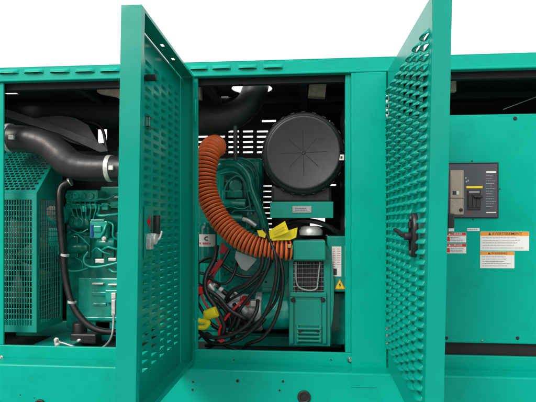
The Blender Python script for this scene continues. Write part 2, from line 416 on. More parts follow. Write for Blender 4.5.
def build_door(xin, xout, kin, tw, label):
    """xout: plane of the louvred sheet, xin: plane of the open rim"""
    d = bpy.data.objects.new('door', None); d.empty_display_size = .05; link(d, enc); d.location = Vector((xout, Y0, zD0)) - world_loc(enc); d['label'] = label
    out = -1 if xout < xin else 1
    tf = twist(tw, xout)
    x0, x1 = min(xin, xout), max(xin, xout)
    ncol = 7
    sk = kin
    pn = louver_panel(xout, out, ncol, Y0 - .085, Z(96), zD0 + .075, skip=sk, dep=.027 if xout < xin else .0165).xf(tf)
    pn.build('louvred_panel', M['door'], d, solid=.0022, fixn=False)
    rm = MB(); t = .004
    e = .003
    rm.box(x0, x1, Y0 - W - t, Y0 - W, zD0, zD1)                    # free edge
    inn = xin + (t if xout < xin else -t) * -1
    s_ = 1 if xout > xin else -1
    rm.box(xin, xin + s_ * t, Y0 - W + .0005, Y0 - W + .034, zD0 + .001, zD1 - .001)   # return lip at free edge
    rm.box(xin, xin + s_ * t, Y0 - .03, Y0 - .0005, zD0 + .001, zD1 - .001)
    rm.box(x0, x1, Y0, Y0 + t, zD0, zD1)                              # hinge edge
    # bottom flange
    rm.box(x0 + .0045, x1 - .0045, Y0 - W + .0005, Y0 - .0005, zD0, zD0 + t)
    rm.box(xin, xin + s_ * t, Y0 - W + .036, Y0 - .032, zD0 + .001, zD0 + .03)
    rm.box(xin, xin + s_ * t, Y0 - W + .036, Y0 - .032, zD1 - .016, zD1 - .001)
    rm.sheet((x0 + .0045, Y0 - W + .0005, zD1 - .002), (1, 0, 0), (0, 1, 0), x1 - x0 - .009, W - .001,
             [(.03, .045, .42, .45), (.03, .045, .62, .65)])
    rm.xf(tf).build('rim', M['door'], d)
    return d, tf
def no_latch(y, z): return y < Y0 - .62 and Z(258, y=-.7) < z < Z(205, y=-.7) + .02
X1 = X(194.2); X2 = X(387.5)
X1 += .008; X2 -= .004
d1, tf1 = build_door(X1, X1 - T, None, .016, 'opened teal door at the left, its inner side and latch in view')
d2, tf2 = build_door(X2 + .072, X2, (lambda y, z: abs(y + .785) < .07 and abs(z - (CZ + (CY - 235) / F * (D - .8))) < .115), .020, 'opened teal door at the right, louvred outer face and black handle in view')
# hinges (door 2)
for (py0, py1) in ((98.5, 121), (321, 344)):
    h = MB(); z0, z1 = Z(py1), Z(py0); xh = X2 - .004; n = 5
    for k in range(n):
        a = z0 + (z1 - z0) * k / n; h.cyl((xh, Y0 - .006, a + .001), (xh, Y0 - .006, a + (z1 - z0) / n - .001), .0085, 14, bev=.001)
    h.box(xh - .001, xh + .003, Y0 - .05, Y0 - .004, z0 + .002, z1 - .002)
    h.build('hinge', M['steel'], d2)
for (py0, py1) in ((98.5, 121), (321, 344)):
    h = MB(); h.cyl((X1 + .006, Y0 - .002, Z(py1)), (X1 + .006, Y0 - .002, Z(py0)), .0075, 14, bev=.001); h.build('hinge', M['paint'], d1)
# door 1 latch, on the inside of the louvred sheet
xl = X1 - T + .004
def LP(px, py): return PXp(px, py, xl)
a = LP(144, 206); b_ = LP(152.5, 256)
pl = MB(); pl.box(xl, xl + .006, a.y, b_.y, b_.z, a.z, b=.002); pl.xf(tf1).build('latch_plate', M['door'], d1)
lt = MB(); c = LP(147, 239); 
lt.cyl((xl + .004, c.y, c.z), (xl + .05, c.y, c.z), .027, 24); lt.box(xl + .02, xl + .034, c.y - .02, c.y + .09, c.z + .006, c.z + .028, b=.003)
lt.box(xl + .006, xl + .03, c.y - .03, c.y + .02, c.z - .05, c.z + .005, b=.004)
lt.tube([(xl + .03, c.y + .02, c.z - .01), (xl + .045, c.y + .05, c.z + .0), (xl + .05, c.y + .075, c.z + .035)], .007)
lt.xf(tf1).build('latch', M['castsilver'], d1)
gp = MB(); q = PXp(157, 235, xl + .035); gp.cyl((xl + .035, q.y, q.z + .005), (xl + .035, q.y, q.z + .098), .017, 20, bev=.003); gp.xf(tf1).build('latch_grip', M['blackpl'], d1)
st = MB(); q = LP(147.5, 222)
st.add([(xl + .0075, q.y - .03, q.z + .012), (xl + .0075, q.y, q.z + .012), (xl + .0075, q.y, q.z + .035), (xl + .0075, q.y + .012, q.z + .035), (xl + .0075, q.y + .012, q.z + .012), (xl + .0075, q.y + .035, q.z + .012), (xl + .0075, q.y + .006, q.z - .028)], [(0, 1, 4, 5, 6), (1, 2, 3, 4)])
st.xf(tf1).build('red_arrow_sticker', M['red'], d1)
q = LP(144, 78); rb = MB(); rb.cyl((xl, q.y, q.z), (xl + .055, q.y, q.z), .016, 16); rb.xf(tf1).build('rubber_bumper', M['black'], d1)
q = LP(147, 123); cp = MB(); cp.box(xl, xl + .02, q.y - .03, q.y + .03, q.z - .026, q.z - .02, b=.001); cp.box(xl, xl + .02, q.y - .03, q.y - .024, q.z - .026, q.z + .026, b=.001); cp.box(xl, xl + .02, q.y - .03, q.y + .02, q.z + .02, q.z + .026, b=.001)
cp.xf(tf1).build('bracket', M['steel'], d1)  # steel strips added as the outline of a small pale square
# door 2 handle
xe = X2 - .001
hc = PXp(417.5, 235, xe); hy = -.772; hz0 = CZ + (CY - 257) / F * (D - .8); hz1 = CZ + (CY - 213) / F * (D - .8)
hd = MB(); n = 40; vs = []; zc = (hz0 + hz1) / 2; rz = (hz1 - hz0) / 2
for lay, (dx, sc) in enumerate(((0, 1), (-.018, 1), (-.023, .93), (-.023, .55), (-.012, .45))):
    for k in range(n):
        a = 2 * math.pi * k / n; c, s_ = math.cos(a), math.sin(a)
        vs.append((xe + dx, hy + .050 * sc * math.copysign(abs(c) ** .7, c), zc + (rz - .034 * (1 - sc)) * math.copysign(abs(s_) ** .85, s_)))
hd.add(vs, [(l * n + k, l * n + (k + 1) % n, (l + 1) * n + (k + 1) % n, (l + 1) * n + k) for l in range(4) for k in range(n)] + [tuple(range(4 * n, 5 * n))], 0, True)
hd.xf(tf2).build('handle_plate', M['blackgloss'], d2)
lv2 = MB(); lv2.cyl((xe - .012, hy, zc - .005), (xe - .05, hy, zc - .005), .017, 20)
lv2.tube([(xe - .046, hy - .01, zc - .002), (xe - .052, hy + .04, zc + .0), (xe - .058, hy + .085, zc + .012), (xe - .066, hy + .13, zc + .022)], lambda q: .0125 - .003 * q, seg=14)
lv2.box(xe - .032, xe - .02, hy - .012, hy + .012, zc + .03, zc + .06, b=.003)
lv2.xf(tf2).build('lever', M['blackpl'], d2)
sc = MB()
for dz in (-.075, .075): sc.bolt((xe - .022, hy, zc + dz), (-1, 0, 0), .006, .003)
sc.xf(tf2).split('handle_screw', M['steel'], d2)

# ================================================================ BREAKER CABINET (right)
cab = thing('breaker_cabinet', (X(500), .3, zLG), 'flat teal breaker cabinet front with grey circuit breaker and warning labels', 'cabinet')
YP = .022; zc1 = Z(115, 449, YP) ; zc0 = Z(343.5, 490, YP)
cb = MB(); cb.box(X(398), XR - .01, YP, YP + .5, zc0, P(490, 114.3, YP).z, b=.006); cb.build('cabinet_body', M['paint'], cab)
ks = MB(); ks.box(X(398), XR - .01, .056, .075, zSI - .01, zc0 - .0015, b=0); ks.build('base_gap', M['liner'], cab)
for px, py, r_ in ((515, 118.5, .011), (446.5, 338, .010), (517.5, 338, .010)):
    MB().lathe(P(px, py, YP), (0, -1, 0), [(0, r_), (.003, r_), (.005, r_ * .7)], 20).build('bolt', M['liner'], cab)
MB().lathe(P(482, 340.5, YP), (0, -1, 0), [(0, .006), (.003, .006), (.005, .003)], 12).build('bolt', M['steel'], cab)
for px, py in ((472, 161), (499.8, 189), (473, 219.5)): MB().lathe(P(px, py, YP), (0, -1, 0), [(0, .0045), (.0015, .0045)], 12).build('bolt', M['liner'], cab)
# circuit breaker
bk = MB(); bk.pbox(447.7, 163, 498.2, 217.5, YP - .008, YP - .0005, b=.003); bz = bk.build('circuit_breaker', M['bezel'], cab)
fr = MB()
for a in ((447.2, 162.6, 498.7, 163.6), (447.2, 217, 498.7, 218), (447.2, 163.6, 448.2, 217), (497.8, 163.6, 498.7, 217)): fr.pbox(*a, YP - .011, YP - .0004, b=.001)
fr.build('bezel_edge', M['liner'], bz)
MB().pbox(450.3, 170.2, 463.7, 198, YP - .014, YP - .0082, b=.002).build('trip_unit', M['tan'], bz)
MB().pbox(450.3, 198.6, 463.7, 214.6, YP - .014, YP - .0082, b=.002).build('trip_unit', M['tan'], bz)
MB().pbox(452.8, 191, 456.4, 194.6, YP - .0165, YP - .0142, b=.0005).build('display', M['ink'], bz)
MB().pbox(456.5, 191, 458.8, 194.6, YP - .0165, YP - .0142, b=.0005).build('button', M['white'], bz)
MB().lathe(P(460.9, 210, YP - .0142), (0, -1, 0), [(0, .010), (.005, .010), (.006, .008)], 20).build('dial', M['blackpl'], bz)
for px, py in ((453, 201), (453, 205), (457, 200.5)): MB().lathe(P(px, py, YP - .0142), (0, -1, 0), [(0, .004), (.002, .0035)], 14).build('dial', M['palegrey'], bz)
MB().pbox(466.3, 186.1, 482.6, 188.2, YP - .0115, YP - .0082, b=.0005).build('yellow_strip', M['yellow'], bz)
wn = MB(); wn.pbox(467.5, 190, 481, 210, YP - .013, YP - .0082, b=.002); wn.build('switch_window', M['blackpl'], bz)
lw = MB()
for k in range(3): lw.pbox(468.6 + k * 4, 195, 471.8 + k * 4, 207, YP - .0165, YP - .0132, b=.002)
lw.split('switch_rib', M['ink'], bz)
MB().pbox(469, 191, 479.6, 193.2, YP - .0155, YP - .0132, b=.001).build('switch_slot', M['greyink'], bz)
lw = MB(); lw.ptube([(474, 196.5, YP - .022), (479, 197, YP - .026), (482.6, 196.5, YP - .028)], 1.3, seg=10); lw.build('switch_lever', M['blackpl'], bz)
def dashes(mb, x0, y0, x1, rows, dy, near, hh=.35, seed=1, maxw=5, fill=.92):
    rnd = random.Random(seed)
    for r_ in range(rows):
        x = x0; end = x0 + (x1 - x0) * rnd.uniform(.6, fill)
        while x < end:
            w = min(rnd.uniform(.9, maxw), end - x); mb.pbox(x, y0 + r_ * dy - hh / 2, x + w, y0 + r_ * dy + hh / 2, near, near + .0006, b=0); x += w + .45
m_ = MB(); dashes(m_, 485.7, 175.8, 495.8, 13, 2.55, YP - .0091, .45, 3, 2.2, 1); m_.build('rating_print', M['palegrey'], bz)
m_ = MB(); m_.pbox(486, 171.2, 496, 173, YP - .0091, YP - .0083, b=0); m_.pbox(486, 212, 496, 213, YP - .0091, YP - .0083, b=0); m_.split('maker_strip', M['white'], bz)
m_ = MB()
for (x_, y_) in ((465.2, 178), (465.8, 181.5), (467.6, 180.6)): m_.pbox(x_, y_ - .8, x_ + 1.3, y_ + .8, YP - .0091, YP - .0083, b=0)
m_.build('symbol_print', M['palegrey'], bz)
m_ = MB(); m_.pbox(467.6, 212.4, 472.4, 213.4, YP - .0091, YP - .0083, b=0); m_.build('red_mark', M['darkred'], bz)
m_ = MB(); m_.pbox(448, 213.5, 454.7, 228, YP - .03, YP - .012, b=.006); m_.build('cable_boot', M['blackpl'], cab)
m_ = MB(); m_.pbox(448.5, 228.2, 454.2, 231.5, YP - .024, YP - .001, b=.003); m_.build('white_clip', M['white'], cab)
MB().pbox(467.2, 228.2, 479.6, 231, YP - .0025, YP - .0005, b=0).build('small_label', M['white'], cab)
m_ = MB(); dashes(m_, 468, 229.6, 479.4, 1, 1, YP - .0033, .9, 5, 1.6, 1); m_.build('small_label_print', M['greyink'], cab)
def warn(x0, y0, x1, y1, hy_, hm, word, twid, rows, seed, label, tri_m, tm):
    L_ = bpy.data.objects.new('warning_label', None); link(L_, cab); L_.location = P(x0, y1, YP) - world_loc(cab); L_['label'] = label
    MB().pbox(x0, y0, x1, y1, YP - .0018, YP - .0004, b=0).build('label_sheet', M['white'], L_)
    MB().pbox(x0 + .15, y0 + .15, x1 - .15, hy_, YP - .0026, YP - .0018, b=0).build('header_band', hm, L_)
    u = (x1 - x0); tx = x0 + u * .5 - twid / 2 + 1.2; h_ = (hy_ - y0)
    o = P(tx, hy_ - h_ * .2, YP - .0030)
    text(word, 'header_text', twid * S(YP), h_ * .62 * S(YP), o, (1, 0, 0), (0, 0, 1), tm, L_)
    t = MB(); t.prism([(tx - 3.4, hy_ - h_ * .2), (tx - .8, hy_ - h_ * .2), (tx - 2.1, y0 + h_ * .14)], YP - .0034, YP - .0027); t.build('alert_triangle', tri_m, L_)
    q = MB(); dashes(q, x0 + 2, hy_ + 1.9, x1 - 1, rows, (y1 - hy_ - 2) / rows, YP - .0026, .55, seed, 4); q.build('body_print', M['greyink'], L_)
warn(480.3, 231.7, 529, 250.6, 235.8, M['orangelab'], 'AVERTISSEMENT', 28, 5, 11, 'largest orange headed label reading AVERTISSEMENT', M['ink'], M['ink'])
warn(480.2, 251.6, 514.4, 268.2, 254.9, M['orangelab'], 'WARNING', 14.5, 5, 12, 'smaller orange headed label reading WARNING', M['ink'], M['ink'])
for (a, b2, s_, w_) in ((232.5, 242.4, 21, 'upper red headed danger label'), (243.7, 253.4, 22, 'lower red headed danger label')):
    warn(444.8, a, 466.2, b2, a + 3, M['redlab'], 'DANGER', 10, 3, s_, w_, M['white'], M['white'])
    m_ = MB(); m_.prism([(446, b2 - 1), (450, b2 - 1), (449.4, a + 4), (446.5, a + 4.4)], YP - .0034, YP - .0027); m_.build('pictogram', M['redlab'], cab)
# thin rod in the dark space above
rd_ = MB(); rd_.ptube([(503, 109.5, .3), (536, 97, .3), (552, 91, .3)], .35, seg=8); tag(rd_.build('stay_rod', M['greytag']), 'thin pale rod slanting in the black gap above the cabinet', 'rod')
bp = MB(); bp.pbox(444, 72, 456.5, 91.5, .3, .34, b=.004); bp.prism([(444, 66), (456.5, 72), (456.5, 76), (444, 72)], .28, .299)  # plain beige blocks set where beige patches show under the roof
tag(bp.build('beige_block', M['beige']), 'dim beige block at upper left of the black gap over the cabinet', 'foam block', 'beige blocks under the roof')
for (pts, y_, lab) in (([(97, 78), (122, 78), (122, 100), (113, 95), (97, 92)], .30, 'beige block beside the left edge of the tall left door'),
                       ([(310, 76.5), (327, 76.5), (325, 97), (308, 96)], .30, 'beige block above the round black air filter'),
                       ([(190, 84), (200.5, 84), (200.5, 98), (190, 98)], .30, 'small beige block above the orange hose beside the left door')):
    f_ = MB(); f_.prism(pts, y_, y_ + .06); tag(f_.build('beige_block', M['beige']), lab, 'foam block', 'beige blocks under the roof')

# ================================================================ RADIATOR GUARD
gy, gy2 = .13, .46
rg = thing('radiator_guard', (X(15, gy), gy, zF), 'teal perforated fan guard with wire grid windows at far left', 'fan guard')
xg0 = X(-22, gy); xg1 = X(36.5, gy); zt = P(20, 193, gy).z; zb = P(20, 332, gy).z
ztop = P(40, 148, gy2).z
t = .004
fr = MB()
fr.sheet((xg0, gy, zb), (1, 0, 0), (0, 0, 1), xg1 - xg0, zt - zb, [(.05, xg1 - xg0 - .032, .045, zt - zb - .045)])
ly = gy2 - gy
fr.add([(xg0, gy, zb), (xg1, gy, zb), (xg1, gy2, zb + .02), (xg0, gy2, zb + .02)], [(0, 1, 2, 3)])
# side with window
zs = lambda y: zt + (ztop - zt) * (y - gy) / ly
fr.sheet((xg1, gy, zb), (0, 1, 0), (0, 0, 1), ly, zt - zb, [(.04, ly - .03, .05, zt - zb - .04)])
fr.add([(xg1, gy, zt), (xg1, gy2, zt), (xg1, gy2, ztop)], [(0, 1, 2)])
fr.build('guard_frame', M['bracket'], rg, solid=.004)
# perforated slope: staggered slots
u = Vector((1, 0, 0)); vdir = Vector((0, ly, ztop - zt)); H = vdir.length; vdir.normalize(); wS = xg1 - xg0
hl = []; j = 0; v_ = .03
while v_ < H - .03:
    uu = .03 + (0.018 if j % 2 else 0)
    while uu < wS - .05: hl.append((uu, uu + .028, v_, v_ + .019)); uu += .037
    v_ += .026; j += 1
sp = MB(); sp.sheet((xg0, gy, zt), u, vdir, wS, H, hl); sp.build('perforated_slope', M['bracket'], rg, solid=.003)
# wire grids
gr = MB(); nx = 11
for k in range(1, 18):
    x_ = xg0 + .05 + (wS - .082) * k / 18; gr.tube([(x_, gy + .004, zb + .04), (x_, gy + .004, zt - .04)], .0029, seg=6)
for k in range(1, 23):
    z_ = zb + .045 + (zt - zb - .09) * k / 23; gr.tube([(xg0 + .045, gy + .008, z_), (xg1 - .03, gy + .008, z_)], .0029, seg=6)
gr.build('wire_grid', M['engine_light'], rg)
gr = MB()
for k in range(1, 9):
    y_ = gy + .04 + (ly - .07) * k / 9; gr.tube([(xg1 - .003, y_, zb + .04), (xg1 - .003, y_, zt - .03)], .0029, seg=6)
for k in range(1, 23):
    z_ = zb + .05 + (zt - zb - .09) * k / 23; gr.tube([(xg1 - .007, gy + .035, z_), (xg1 - .007, gy2 - .028, z_)], .0029, seg=6)
gr.build('wire_grid', M['bracket'], rg)
# radiator core + shroud behind
rc = MB(); rc.pbox(-30, 150, 60, 318, .62, .8, b=.005)
for k in range(30):
    z_ = Z(155 + k * 5.4, y=.62); rc.box(X(-28, .62), X(59, .62), .614, .6195, z_, z_ + .006)
rc_o = rc.build('radiator', M['core']); tag(rc_o, 'dark radiator block behind the teal fan guard', 'radiator')
fn = thing('cooling_fan', P(14, 262, .3), 'pale cooling fan seen through the wire grid at left', 'fan')
cF = P(14, 262, .36)
h = MB(); h.cyl(cF, cF + Vector((0, -.07, 0)), .06, 24); h.build('hub', M['pipe'], fn)
for k in range(7):
    a = k * 2 * math.pi / 7 + .35; e = Vector((math.cos(a), 0, math.sin(a))); p = Vector((-math.sin(a), 0, math.cos(a))); yy = Vector((0, 1, 0))
    vs = []
    for q in (.05, .16, .30):
        wq = .035 + .22 * q; vs += [cF + e * q - p * wq + yy * (.02), cF + e * q + p * wq - yy * .04]
    m_ = MB(); m_.add(vs, [(0, 1, 3, 2), (2, 3, 5, 4)], 0, True); m_.build('blade', M['fan'], fn, solid=.005)

# ================================================================ ENGINE
en = thing('diesel_engine', (X(180, .5), .5, zF), 'green painted diesel engine filling the enclosure behind both openings', 'engine')
EY = .50
bl = MB()
bl.pbox(66, 232, 262, 330, EY + .03, .80, b=.01)
bl.pbox(66, 196, 232, 232, EY + .06, .78, b=.01)
for px in range(70, 118, 12): bl.pbox(px, 236, px + 8, 258, EY + .012, EY + .031, b=.008)
for k in range(7): bl.pbox(120 + k * 14, 236, 128 + k * 14, 300, EY + .01, EY + .031, b=.006)
bl.split('engine_block', M['engine'], en)
hd_ = MB(); hd_.pbox(66, 190, 98, 202, EY - .02, .70, b=.012); hd_.pbox(65, 203.5, 97, 209, EY - .03, .6, b=.008)
hd_.pbox(100, 186, 250, 197, EY + .12, .74, b=.012)
for px in (69, 76, 83, 91): hd_.lathe(P(px, 196, EY - .022), (0, -1, 0), [(0, .026), (.012, .024), (.014, .015), (.006, .012)], 20)
hd_.pbox(101, 203, 108, 210, EY - .03, EY + .12, b=.006); hd_.pbox(110, 201, 124, 208, EY - .01, EY + .12, b=.006); hd_.cyl(P(84, 212, EY - .04), P(84, 206, EY - .04), .02, 16)
hd_.split('valve_cover', M['engine_light'], en)
fz = MB()
for px in (68, 74, 80, 86, 92): fz.bolt(P(px, 206, EY - .031), r=.008)
for k in range(9): fz.bolt(P(70 + k * 5.4, 232 + (k % 2) * 2, EY + .02), r=.008)
for (px, py) in ((88, 298), (80, 307), (84, 290), (100, 287), (113, 287), (106, 313), (92, 313)): fz.bolt(P(px, py, EY + .02), r=.009)
fz.split('engine_bolt', M['engine_light'], en)
# pump / casting cluster
cl = MB(); cl.cyl(P(72, 222, EY + .02), P(92, 222, EY + .02), .055, 28); cl.cyl(P(70, 248, EY + .03), P(90, 248, EY + .03), .045, 24)
cl.lathe(P(78, 222, EY - .05), (0, 1, 0), [(0, .03), (.004, .045), (.06, .05), (.08, .06)], 28)
cl.cyl(P(98, 243, EY - .01), P(116, 243, EY - .01), .04, 24)
cl.split('fuel_pump', M['engine'], en)
ec = MB(); ec.pbox(89.5, 221, 107.5, 238.5, EY - .05, EY, b=.008); ec.pbox(90.5, 219.5, 104, 221.5, EY - .055, EY - .01, b=.003); ec.pbox(93, 226, 101, 232, EY - .066, EY - .049, b=.006)
ec.ptube([(100, 237, EY - .06), (104, 231, EY - .065), (106, 225, EY - .055)], 1.6)
ec.build('control_module', M['engine_light'], en)
MB().pbox(90.5, 225, 92.6, 237, EY - .062, EY - .05, b=.002).build('blue_tape', mat('blue_mark', (.02, .08, .35), .5), en)
pi = MB()
pi.ptube([(95, 200, EY - .03), (101, 199, EY - .04), (107, 199, EY - .03), (113, 196, EY - .03), (124, 190, EY)], .9, seg=8)
pi.ptube([(97, 214, EY - .03), (100, 215.6, EY - .04), (110, 215, EY - .04), (124, 213, EY - .02)], 1.5, seg=10)
pi.ptube([(61, 248, EY - .06), (62, 262, EY - .07), (68, 270, EY - .08), (78, 271, EY - .06), (88, 268, EY - .04)], 1.1, seg=10)
pi.ptube([(88, 252, EY - .03), (84, 258, EY - .05), (85, 264, EY - .06), (92, 267, EY - .06), (104, 266, EY - .05), (124, 261, EY - .03)], 1.4, seg=10)
pi.ptube([(99, 205, EY - .02), (99, 209, EY - .05), (98, 214, EY - .03)], 1.2, seg=8)
for k in range(6): pi.ptube([(70 + k * 5, 202, EY - .02), (71 + k * 5, 208, EY - .065 - .006 * (k % 2)), (74 + k * 4, 216, EY - .05), (78 + k * 3, 220, EY - .04)], .55, seg=6)
pi.ptube([(102, 250, EY - .03), (108, 247, EY - .05), (116, 249, EY - .04), (124, 249, EY)], 1.2, seg=8)
for (pp_, rr_) in (([(70, 238, EY), (76, 234, EY - .04), (84, 240, EY - .05), (90, 246, EY - .03)], .8), ([(92, 252, EY - .02), (97, 248, EY - .05), (103, 252, EY - .06), (110, 254, EY - .04)], .9),
    ([(72, 230, EY), (80, 233, EY - .05), (88, 229, EY - .04)], .7), ([(108, 222, EY - .03), (113, 225, EY - .05), (113, 236, EY - .05), (118, 240, EY - .03)], 1.0), ([(76, 258, EY), (82, 262, EY - .03), (83, 274, EY - .02)], .7),
    ([(108, 268, EY - .02), (114, 272, EY - .04), (122, 271, EY - .02)], 1.2), ([(100, 206, EY - .04), (106, 204, EY - .06), (114, 206, EY - .05), (122, 202, EY - .03)], .7)):
    pi.ptube(pp_, rr_, seg=8)
pi.split('coolant_pipe', M['engine_light'], en)
ln = MB(); ln.pbox(95, 259, 104, 263, EY - .06, EY - .03, b=.004); ln.pbox(108, 258, 116, 261, EY - .06, EY - .03, b=.004); ln.pbox(92, 283, 103, 284.6, EY - .02, EY + .02, b=.002); ln.pbox(108, 284, 117, 285.4, EY - .02, EY + .02, b=.002)
ln.bolt(P(63, 266, EY - .09), r=.012); ln.bolt(P(104, 238.6, EY - .07), r=.012)
ln.split('pipe_clip', M['castsilver'], en)
sk = MB(); sk.pbox(78, 278, 122, 318, EY + .01, EY + .05, b=.008); sk.pbox(92, 292, 106, 296, EY, EY + .012, b=.004); sk.pbox(93, 303, 106, 306, EY, EY + .012, b=.004)
sk.pbox(105, 290, 121, 303, EY - .03, EY + .011, b=.006); sk.pbox(78, 317, 122, 321, EY - .03, EY + .05, b=.006); sk.pbox(84, 321, 122, 336, EY + .0, EY + .1, b=.008)
sk.split('crankcase_cover', M['engine_light'], en)
sp_ = MB(); sp_.pbox(48, 228, 58.5, 255, .40, .48, b=.008); sp_.lathe(P(55, 215, .42), (0, 1, 0), [(0, .05), (.01, .075), (.05, .08)], 30)
sp_.split('belt_cover', M['engine_light'], en)
MB().lathe(P(52.5, 212, .41), (0, 1, 0), [(0, .02), (.002, .035), (.004, .05)], 20).build('belt_pulley', mat('worn_pulley', (.33, .2, .2), .45, metal=.5, var=.4, scale=40), en)
mt = MB(); mt.cyl(P(80, 344, .36), P(80, 322, .36), .05, 24); mt.pbox(70, 334, 96, 344, .30, .40, b=.01); mt.build('rubber_mount', M['black'], en)
MB().bolt(P(79, 341, .30), r=.012).build('mount_bolt', M['steel'], en)
# centre part of the engine
ce = MB(); ce.pbox(212, 158, 263, 236, .60, .80, b=.03); ce.pbox(240, 176, 261, 200, .55, .61, b=.02); ce.pbox(246, 205, 262, 230, .50, .61, b=.02); ce.cyl(P(236, 186, .5), P(236, 186, .62), .05, 28); ce.pbox(224, 232, 262, 240, .46, .6, b=.01); ce.pbox(219, 176, 224, 215, .50, .62, b=.006); ce.pbox(226, 190, 243, 198, .50, .6, b=.01)
ce.cyl(P(219, 203.5, .46), P(246, 204.5, .46), .033, 24); ce.cyl(P(219, 218, .44), P(243, 218.6, .44), .028, 24)
ce.pbox(219, 250, 292, 300, .48, .7, b=.01); ce.pbox(197, 232, 222, 345, .55, .75, b=.01)
ce.pbox(226, 180, 236, 183, .5, .6, b=.005); ce.cyl(P(231, 195, .52), P(231, 183, .52), .012, 12)
ce.split('engine_casting', M['engine'], en)
c2 = MB()
c2.ptube([(214, 168, .5), (228, 163.5, .48), (240, 166, .46), (249, 177, .44), (252, 189, .43), (258, 205, .42), (264, 222, .42), (266, 236, .42)], lambda q: 4.4 - .4 * q, seg=16)
c2.ptube([(222, 161, .55), (238, 158, .53), (252, 163, .52), (258, 175, .52), (258, 192, .53), (255, 205, .55)], 1.1, seg=10)
c2.ptube([(240, 163, .5), (250, 168, .5), (254, 178, .5), (254, 196, .5)], 1.0, seg=10)
c2.ptube([(232, 213, .44), (236, 210.6, .43), (250, 210.6, .43), (260, 211, .44)], .8, seg=8)
c2.ptube([(219, 226, .5), (240, 228, .48), (254, 232, .46)], 2.2, seg=10)
c2.lathe(P(249.5, 190, .425), (ray(252, 200) - ray(249, 187)), [(0, .031), (.014, .031)], 20)
for (pp_, rr_) in (([(224, 200, .48), (226, 186, .46), (236, 176, .46), (244, 182, .47), (246, 196, .48)], .9), ([(220, 210, .45), (230, 207, .42), (242, 209, .42), (250, 206, .44)], .8),
    ([(221, 174, .5), (229, 172, .47), (238, 174, .47), (246, 184, .47), (249, 200, .47), (252, 214, .46)], 1.3), ([(222, 236, .46), (232, 234, .44), (244, 238, .44), (252, 244, .46)], 1.4),
    ([(262, 256, .46), (270, 262, .42), (280, 262, .42), (287, 268, .44)], .9), ([(224, 262, .46), (234, 272, .42), (244, 284, .42)], 1.0)):
    c2.ptube(pp_, rr_, seg=8)
for (a0_, a1_, b0_, b1_) in ((266, 270, 287, 276), (266, 280, 287, 285), (222, 190, 225, 214), (236, 199, 246, 201.5), (228, 221, 233, 229), (246, 221, 251, 229)): c2.pbox(a0_, a1_, b0_, b1_, .44, .5, b=.004)
c2.split('coolant_pipe', M['engine'], en)
MB().ptube([(243, 219, .42), (249, 221, .41), (256, 226, .41)], 2.3, seg=12).build('hose_fitting', M['castsilver'], en)
fz = MB()
for _ in range(26):
    fz.bolt(P(random.uniform(221, 262), random.uniform(168, 232), .60), r=random.uniform(.006, .011))
for _ in range(10): fz.bolt(P(random.uniform(222, 288), random.uniform(256, 296), .478), r=.008)
fz.split('engine_bolt', M['engine'], en)
# oil filter with sticker
of = MB(); c = P(208, 263, .33)
rr = 9.2 * S(.33); hh = 39 * S(.33)
of.lathe(c, (0, 0, 1), [(0, rr * .55), (.004, rr * .8), (.016, rr * .97), (.03, rr), (hh - .03, rr), (hh - .012, rr * .97), (hh, rr * .8), (hh + .012, rr * .75)], 40)
fo = of.build('oil_filter', M['engine'], en)
def curved(name, a0, a1, z0, z1, r_, m, par):
    q = MB(); n = 12; vs = []
    for k in range(n + 1):
        a = R(a0 + (a1 - a0) * k / n); vs += [(c.x + r_ * math.sin(a), c.y - r_ * math.cos(a), z0), (c.x + r_ * math.sin(a), c.y - r_ * math.cos(a), z1)]
    q.add(vs, [(2 * k, 2 * k + 2, 2 * k + 3, 2 * k + 1) for k in range(n)], 0, True); return q.build(name, m, par, fixn=False)
zz = lambda py: CZ + (CY - py) * S(.33 - rr)
curved('sticker', -58, 62, zz(247), zz(234.5), rr + .0012, M['white'], fo)
lg = MB(); n = 16; vs = []; ra, rb_ = .0165, .0085
for k in range(n + 1):
    a = R(50 + 260 * k / n)
    for q in (ra, rb_):
        dx = q * math.cos(a); th = dx / rr + R(4)
        vs.append((c.x + (rr + .003) * math.sin(th), c.y - (rr + .003) * math.cos(th), zz(238.8) + q * .9 * math.sin(a)))
lg.add(vs, [(2 * k, 2 * k + 1, 2 * k + 3, 2 * k + 2) for k in range(n)]); lg.build('letter_emblem', M['ink'], fo, fixn=False)
tx = MB()
for k, (a0, w_) in enumerate(((-48, 5), (-40, 3), (-22, 7), (-12, 5), (-4, 6), (4, 8), (15, 6), (24, 4))):
    for (za, zb2) in (((244.6, 243.4)) ,):
        p = []
        for a in (a0, a0 + w_ ):
            for z_ in (zz(244.8), zz(242.8)): p.append((c.x + (rr + .0028) * math.sin(R(a)), c.y - (rr + .0028) * math.cos(R(a)), z_))
        tx.add(p, [(0, 2, 3, 1)])
tx.build('red_print', M['redlab'], fo, fixn=False)
